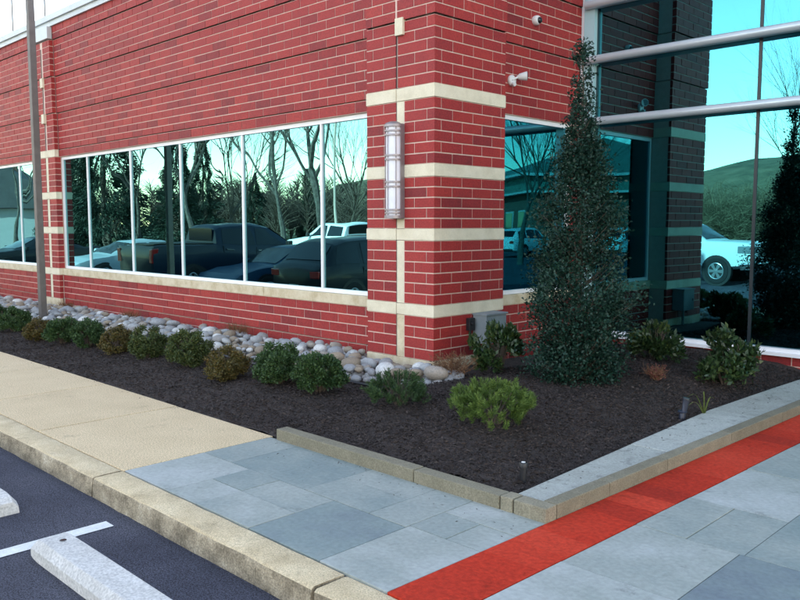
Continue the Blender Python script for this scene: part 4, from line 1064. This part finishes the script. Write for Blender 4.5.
for v, px_, d_, s, rz, lab in (
    (0, 279, 37, 1.0, 2.6, 'bare leaning tree with patchy trunk mirrored above the pickup hood'),
    (1, 329, 38, 1.05, .4, 'thick forked bare tree mirrored in the rightmost front pane'),
    (1, 196, 43, .95, 2.0, 'bare tree mirrored above the navy pickup cab'),
    (2, 232, 52, 1.1, 1.0, 'slender bare tree mirrored between the pickup cab and the leaning tree'),
    (0, 142, 47, 1.0, .3, 'bare tree mirrored between the two dark evergreens'),
    (1, 66, 50, .9, 3.0, 'bare tree mirrored in the leftmost pane right of the pilaster'),
    (0, 12, 44, .85, 4.0, 'bare spreading tree mirrored left of the pilaster'),
    (2, 352, 60, 1.2, 2.2, 'slender bare tree mirrored by the corner pillar')):
    x, y = seen_in_front(px_, d_); bare_tree(v, x, y, lab, s, rz)
for v, px_, d_, s, rz, lab in ((2, 548, 30, .80, .7, 'bare tree mirrored in the side window before the green-roofed building'), (0, 520, 37, .85, 2.9, 'bare tree mirrored at the left side of the side window')):
    x, y = seen_in_side(px_, d_); bare_tree(v, x, y, lab, s, rz, 'bare trees beside the far building')
for v, px_, d_, s, rz, lab in ((2, 790, 42, 1.0, 1.1, 'bare tree mirrored at the right end of the curtain wall'),):
    x, y = seen_in_curtain(px_, d_); bare_tree(v, x, y, lab, s, rz)
def spruce_mesh(seed, H=14., Rb=2.9, n=26000):
    r = np.random.default_rng(seed); u = r.uniform(0, 1, n)**1.5; z = .6+u*(H-.6); R0 = Rb*(1-u)**.85*(1+.18*np.sin(z*3.4+r.uniform(0, 1)))
    a = r.uniform(0, 6.28, n); a = a+.35*np.sin(a*7+z*2.0); q = r.uniform(.35, 1, n)**.6*(1+.15*np.sin(a*5+z*1.3))
    P = np.stack([np.cos(a)*R0*q, np.sin(a)*R0*q, z-.35*q*R0*.4], 1); D = np.stack([np.cos(a)*.8, np.sin(a)*.8, -.55+r.normal(0, .35, n)], 1)+r.normal(0, .3, (n, 3))
    V_, F_ = leaves(P, D, r.uniform(.16, .42, n), r.uniform(.04, .10, n), .3, r); fo = raw('crown', V_, F_, 'needle_spruce', np.clip(r.normal(.45, .22, n), 0, 1), parent=False)
    b = MB(); b.tube([(0, 0, -.2), (0, 0, H*.5), (.03, 0, H*.97)], [.22, .13, .02], 8); return fo, b.mesh('trunk', 'bark')
sprs = [spruce_mesh(5), spruce_mesh(6, 12., 2.6, 22000)]
for v, px_, d_, s, lab in ((0, 106, 50, .95, 'broad dark evergreen mirrored above the silver sedan'), (1, 178, 46, .62, 'dark evergreen mirrored behind the light pole reflection'), (0, 205, 62, .62, 'dark evergreen mirrored far behind the navy pickup cab'),
                         (1, 74, 58, .85, 'evergreen mirrored at the left of the long window'), (1, 255, 75, .5, 'small evergreen far behind the leaning bare tree'), (0, 308, 85, .5, 'cone shaped evergreen mirrored behind the white pickup')):
    x, y = seen_in_front(px_, d_); t = root('evergreen_tree', lab, 'tree', (x, y, ground_z(x, y)), px_*.1, 'evergreens beyond the lot'); t.scale = (s, s, s); put('trunk', sprs[v][1], t); put('crown', sprs[v][0], t)
# far woods: reads as one mass
r = random.Random(9); b = MB()
for i in range(270):
    ang = r.uniform(-.15, 1.75)                    # from -x round to -y
    d_ = r.uniform(66, 100); x, y = 5-d_*math.cos(ang), -2-d_*math.sin(ang)
    if y > LAWN_Y-4: y = LAWN_Y-4-r.uniform(0, 25)
    z = ground_z(x, y)-.2; Hh = r.uniform(3.5, 6.5)*(1 if ang < 1.0 else .62); b.tube([(x, y, z), (x+r.uniform(-.3, .3), y, z+Hh*.6), (x+r.uniform(-.6, .6), y, z+Hh)], [.13, .08, .02], 4, cap=False)
    for k in range(95):
        t = r.uniform(.12, 1); a = r.uniform(0, 6.28); L = (1-t)*1.6+1.0; c = Vector((x, y, z+Hh*t)); e = c+Vector((math.cos(a)*L*.8, math.sin(a)*L*.8, L*r.uniform(.3, 1.1)))
        b.tube([c, c.lerp(e, .5)+Vector((0, 0, .1)), e], [.035, .025, .012], 3, cap=False)
o = b.build('far_woods', 'twig', kind='stuff'); o['label'] = 'grey brown winter woods far beyond the parking lot'
# twiggy shrubs mirrored behind the white pickup in the curtain wall
def twiggy(seed, k=420, rx=2.2, rz=3.2):
    r = random.Random(seed); b = MB()
    for _ in range(k):
        a = r.uniform(0, 6.28); q = r.random()**.5; x, y = rx*q*math.cos(a), rx*q*math.sin(a); zt = rz*r.uniform(.45, 1.05)*(1-.25*q*q)
        p1 = Vector((x*.55, y*.55, zt*.5)); p2 = Vector((x, y, zt)); b.tube([(x*.25, y*.25, -.1), p1, p2], [.016, .011, .005], 3, cap=False)
        for _ in range(7):
            c = p1.lerp(p2, r.random()); e = c+Vector((r.gauss(0, .38), r.gauss(0, .38), r.uniform(-.15, .45))); b.tube([c, c.lerp(e, .5)+Vector((0, 0, r.uniform(0, .08))), e], [.009, .006, .003], 3, cap=False)
    return b.mesh('stems', 'twig_tan')
tws = [twiggy(1), twiggy(2)]
names = ['left end', 'second', 'third', 'fourth', 'fifth', 'sixth', 'right end']
for i, px_ in enumerate((690, 708, 726, 744, 762, 782, 804)):
    x, y = seen_in_curtain(px_, 41+2*(i % 2)); t = root('bare_shrub', 'tan twiggy bare shrub mirrored behind the curtain wall pickup, %s of the row' % names[i], 'shrub', (x, y, ground_z(x, y)), i*1.1, 'bare shrubs at the lot edge'); t.scale = (1.05, 1.05, 1.0+.1*(i % 3)); put('stems', tws[i % 2], t)
# pale light pole across the lot
x, y = seen_in_front(335, 34)
t = root('lot_light_pole', 'thin pale light pole mirrored beside the thick bare tree', 'light pole', (x, y, ground_z(x, y))); MB().tube([(0, 0, 0), (0, 0, 8)], .05, 8).build('pole', 'caulk', t); B(-.15, .15, -.5, .1, 8, 8.12).build('lamp_head', 'pole_metal', t)
# house mirrored left of the pilaster
x, y = seen_in_front(8, 70)
t = root('house', 'house with dark shingle roof mirrored left of the pilaster', 'house', (x, y, ground_z(x, y)), .5)
B(-7, 7, -5, 5, 0, 3.2).build('wall', 'siding', t); b = MB(); b.add([(-7.5, -5.6, 3.0), (7.5, -5.6, 3.0), (7.5, 5.6, 3.0), (-7.5, 5.6, 3.0), (-7.5, 0, 6.6), (7.5, 0, 6.6)], [(0, 1, 5, 4), (2, 3, 4, 5), (0, 4, 3), (1, 2, 5), (3, 2, 1, 0)]); rf = b.build('roof', 'shingle', t); B(2, 2.9, -1.2, -.4, 5.2, 7.4).build('chimney', 'far_brick', rf)
for xx in (-5, -2.2, 2.6, 5.2):
    for yy in (-5.02, 5.02):
        wd = B(xx-.6, xx+.6, yy-.02, yy+.02, 1.0, 2.3).build('window', 'far_trim', t); B(xx-.5, xx+.5, yy-.03, yy+.03, 1.1, 2.2).build('pane', 'car_glass', wd)
# far office building with green metal roof, mirrored in the side window
x, y = seen_in_side(540, 84)
t = root('far_building', 'low brick building with green metal roof mirrored in the side window', 'building', (x, y, lot_z(x, y)), -.72)
B(-26, 26, -7, 7, 0, 4.2).build('wall', 'far_brick', t)
rf = MB(); rf.add([(-27, -8, 5.5), (27, -8, 5.5), (27, 8, 5.5), (-27, 8, 5.5), (-20, 0, 8.6), (20, 0, 8.6)], [(0, 1, 5, 4), (2, 3, 4, 5), (0, 4, 3), (1, 2, 5), (3, 2, 1, 0)]); rfo = rf.build('roof', 'far_roof', t)
B(-26.6, 26.6, -7.5, 7.5, 4.2, 5.3).build('fascia', 'far_roof', t); B(-27.2, 27.2, -8.15, 8.15, 5.3, 5.5).build('gutter', 'far_trim', t); B(-26.7, 26.7, -7.6, 7.6, 4.05, 4.2).build('trim', 'far_trim', t)
for k in range(11):
    xx = -22+4.4*k
    for yy in (-7.02, 7.02):
        wd = B(xx-1.2, xx+1.2, yy-.03, yy+.03, 1.1, 2.9).build('window', 'far_trim', t); B(xx-1.1, xx+1.1, yy-.05, yy+.05, 1.2, 2.8).build('pane', 'car_glass', wd)
for k in range(28):
    xx = -26+k*1.93
    MB().tube([(xx, -8.0, 5.53), (max(-20, min(20, xx)), -.05, 8.6)], .05, 4).build('seam', 'far_roof', rfo)
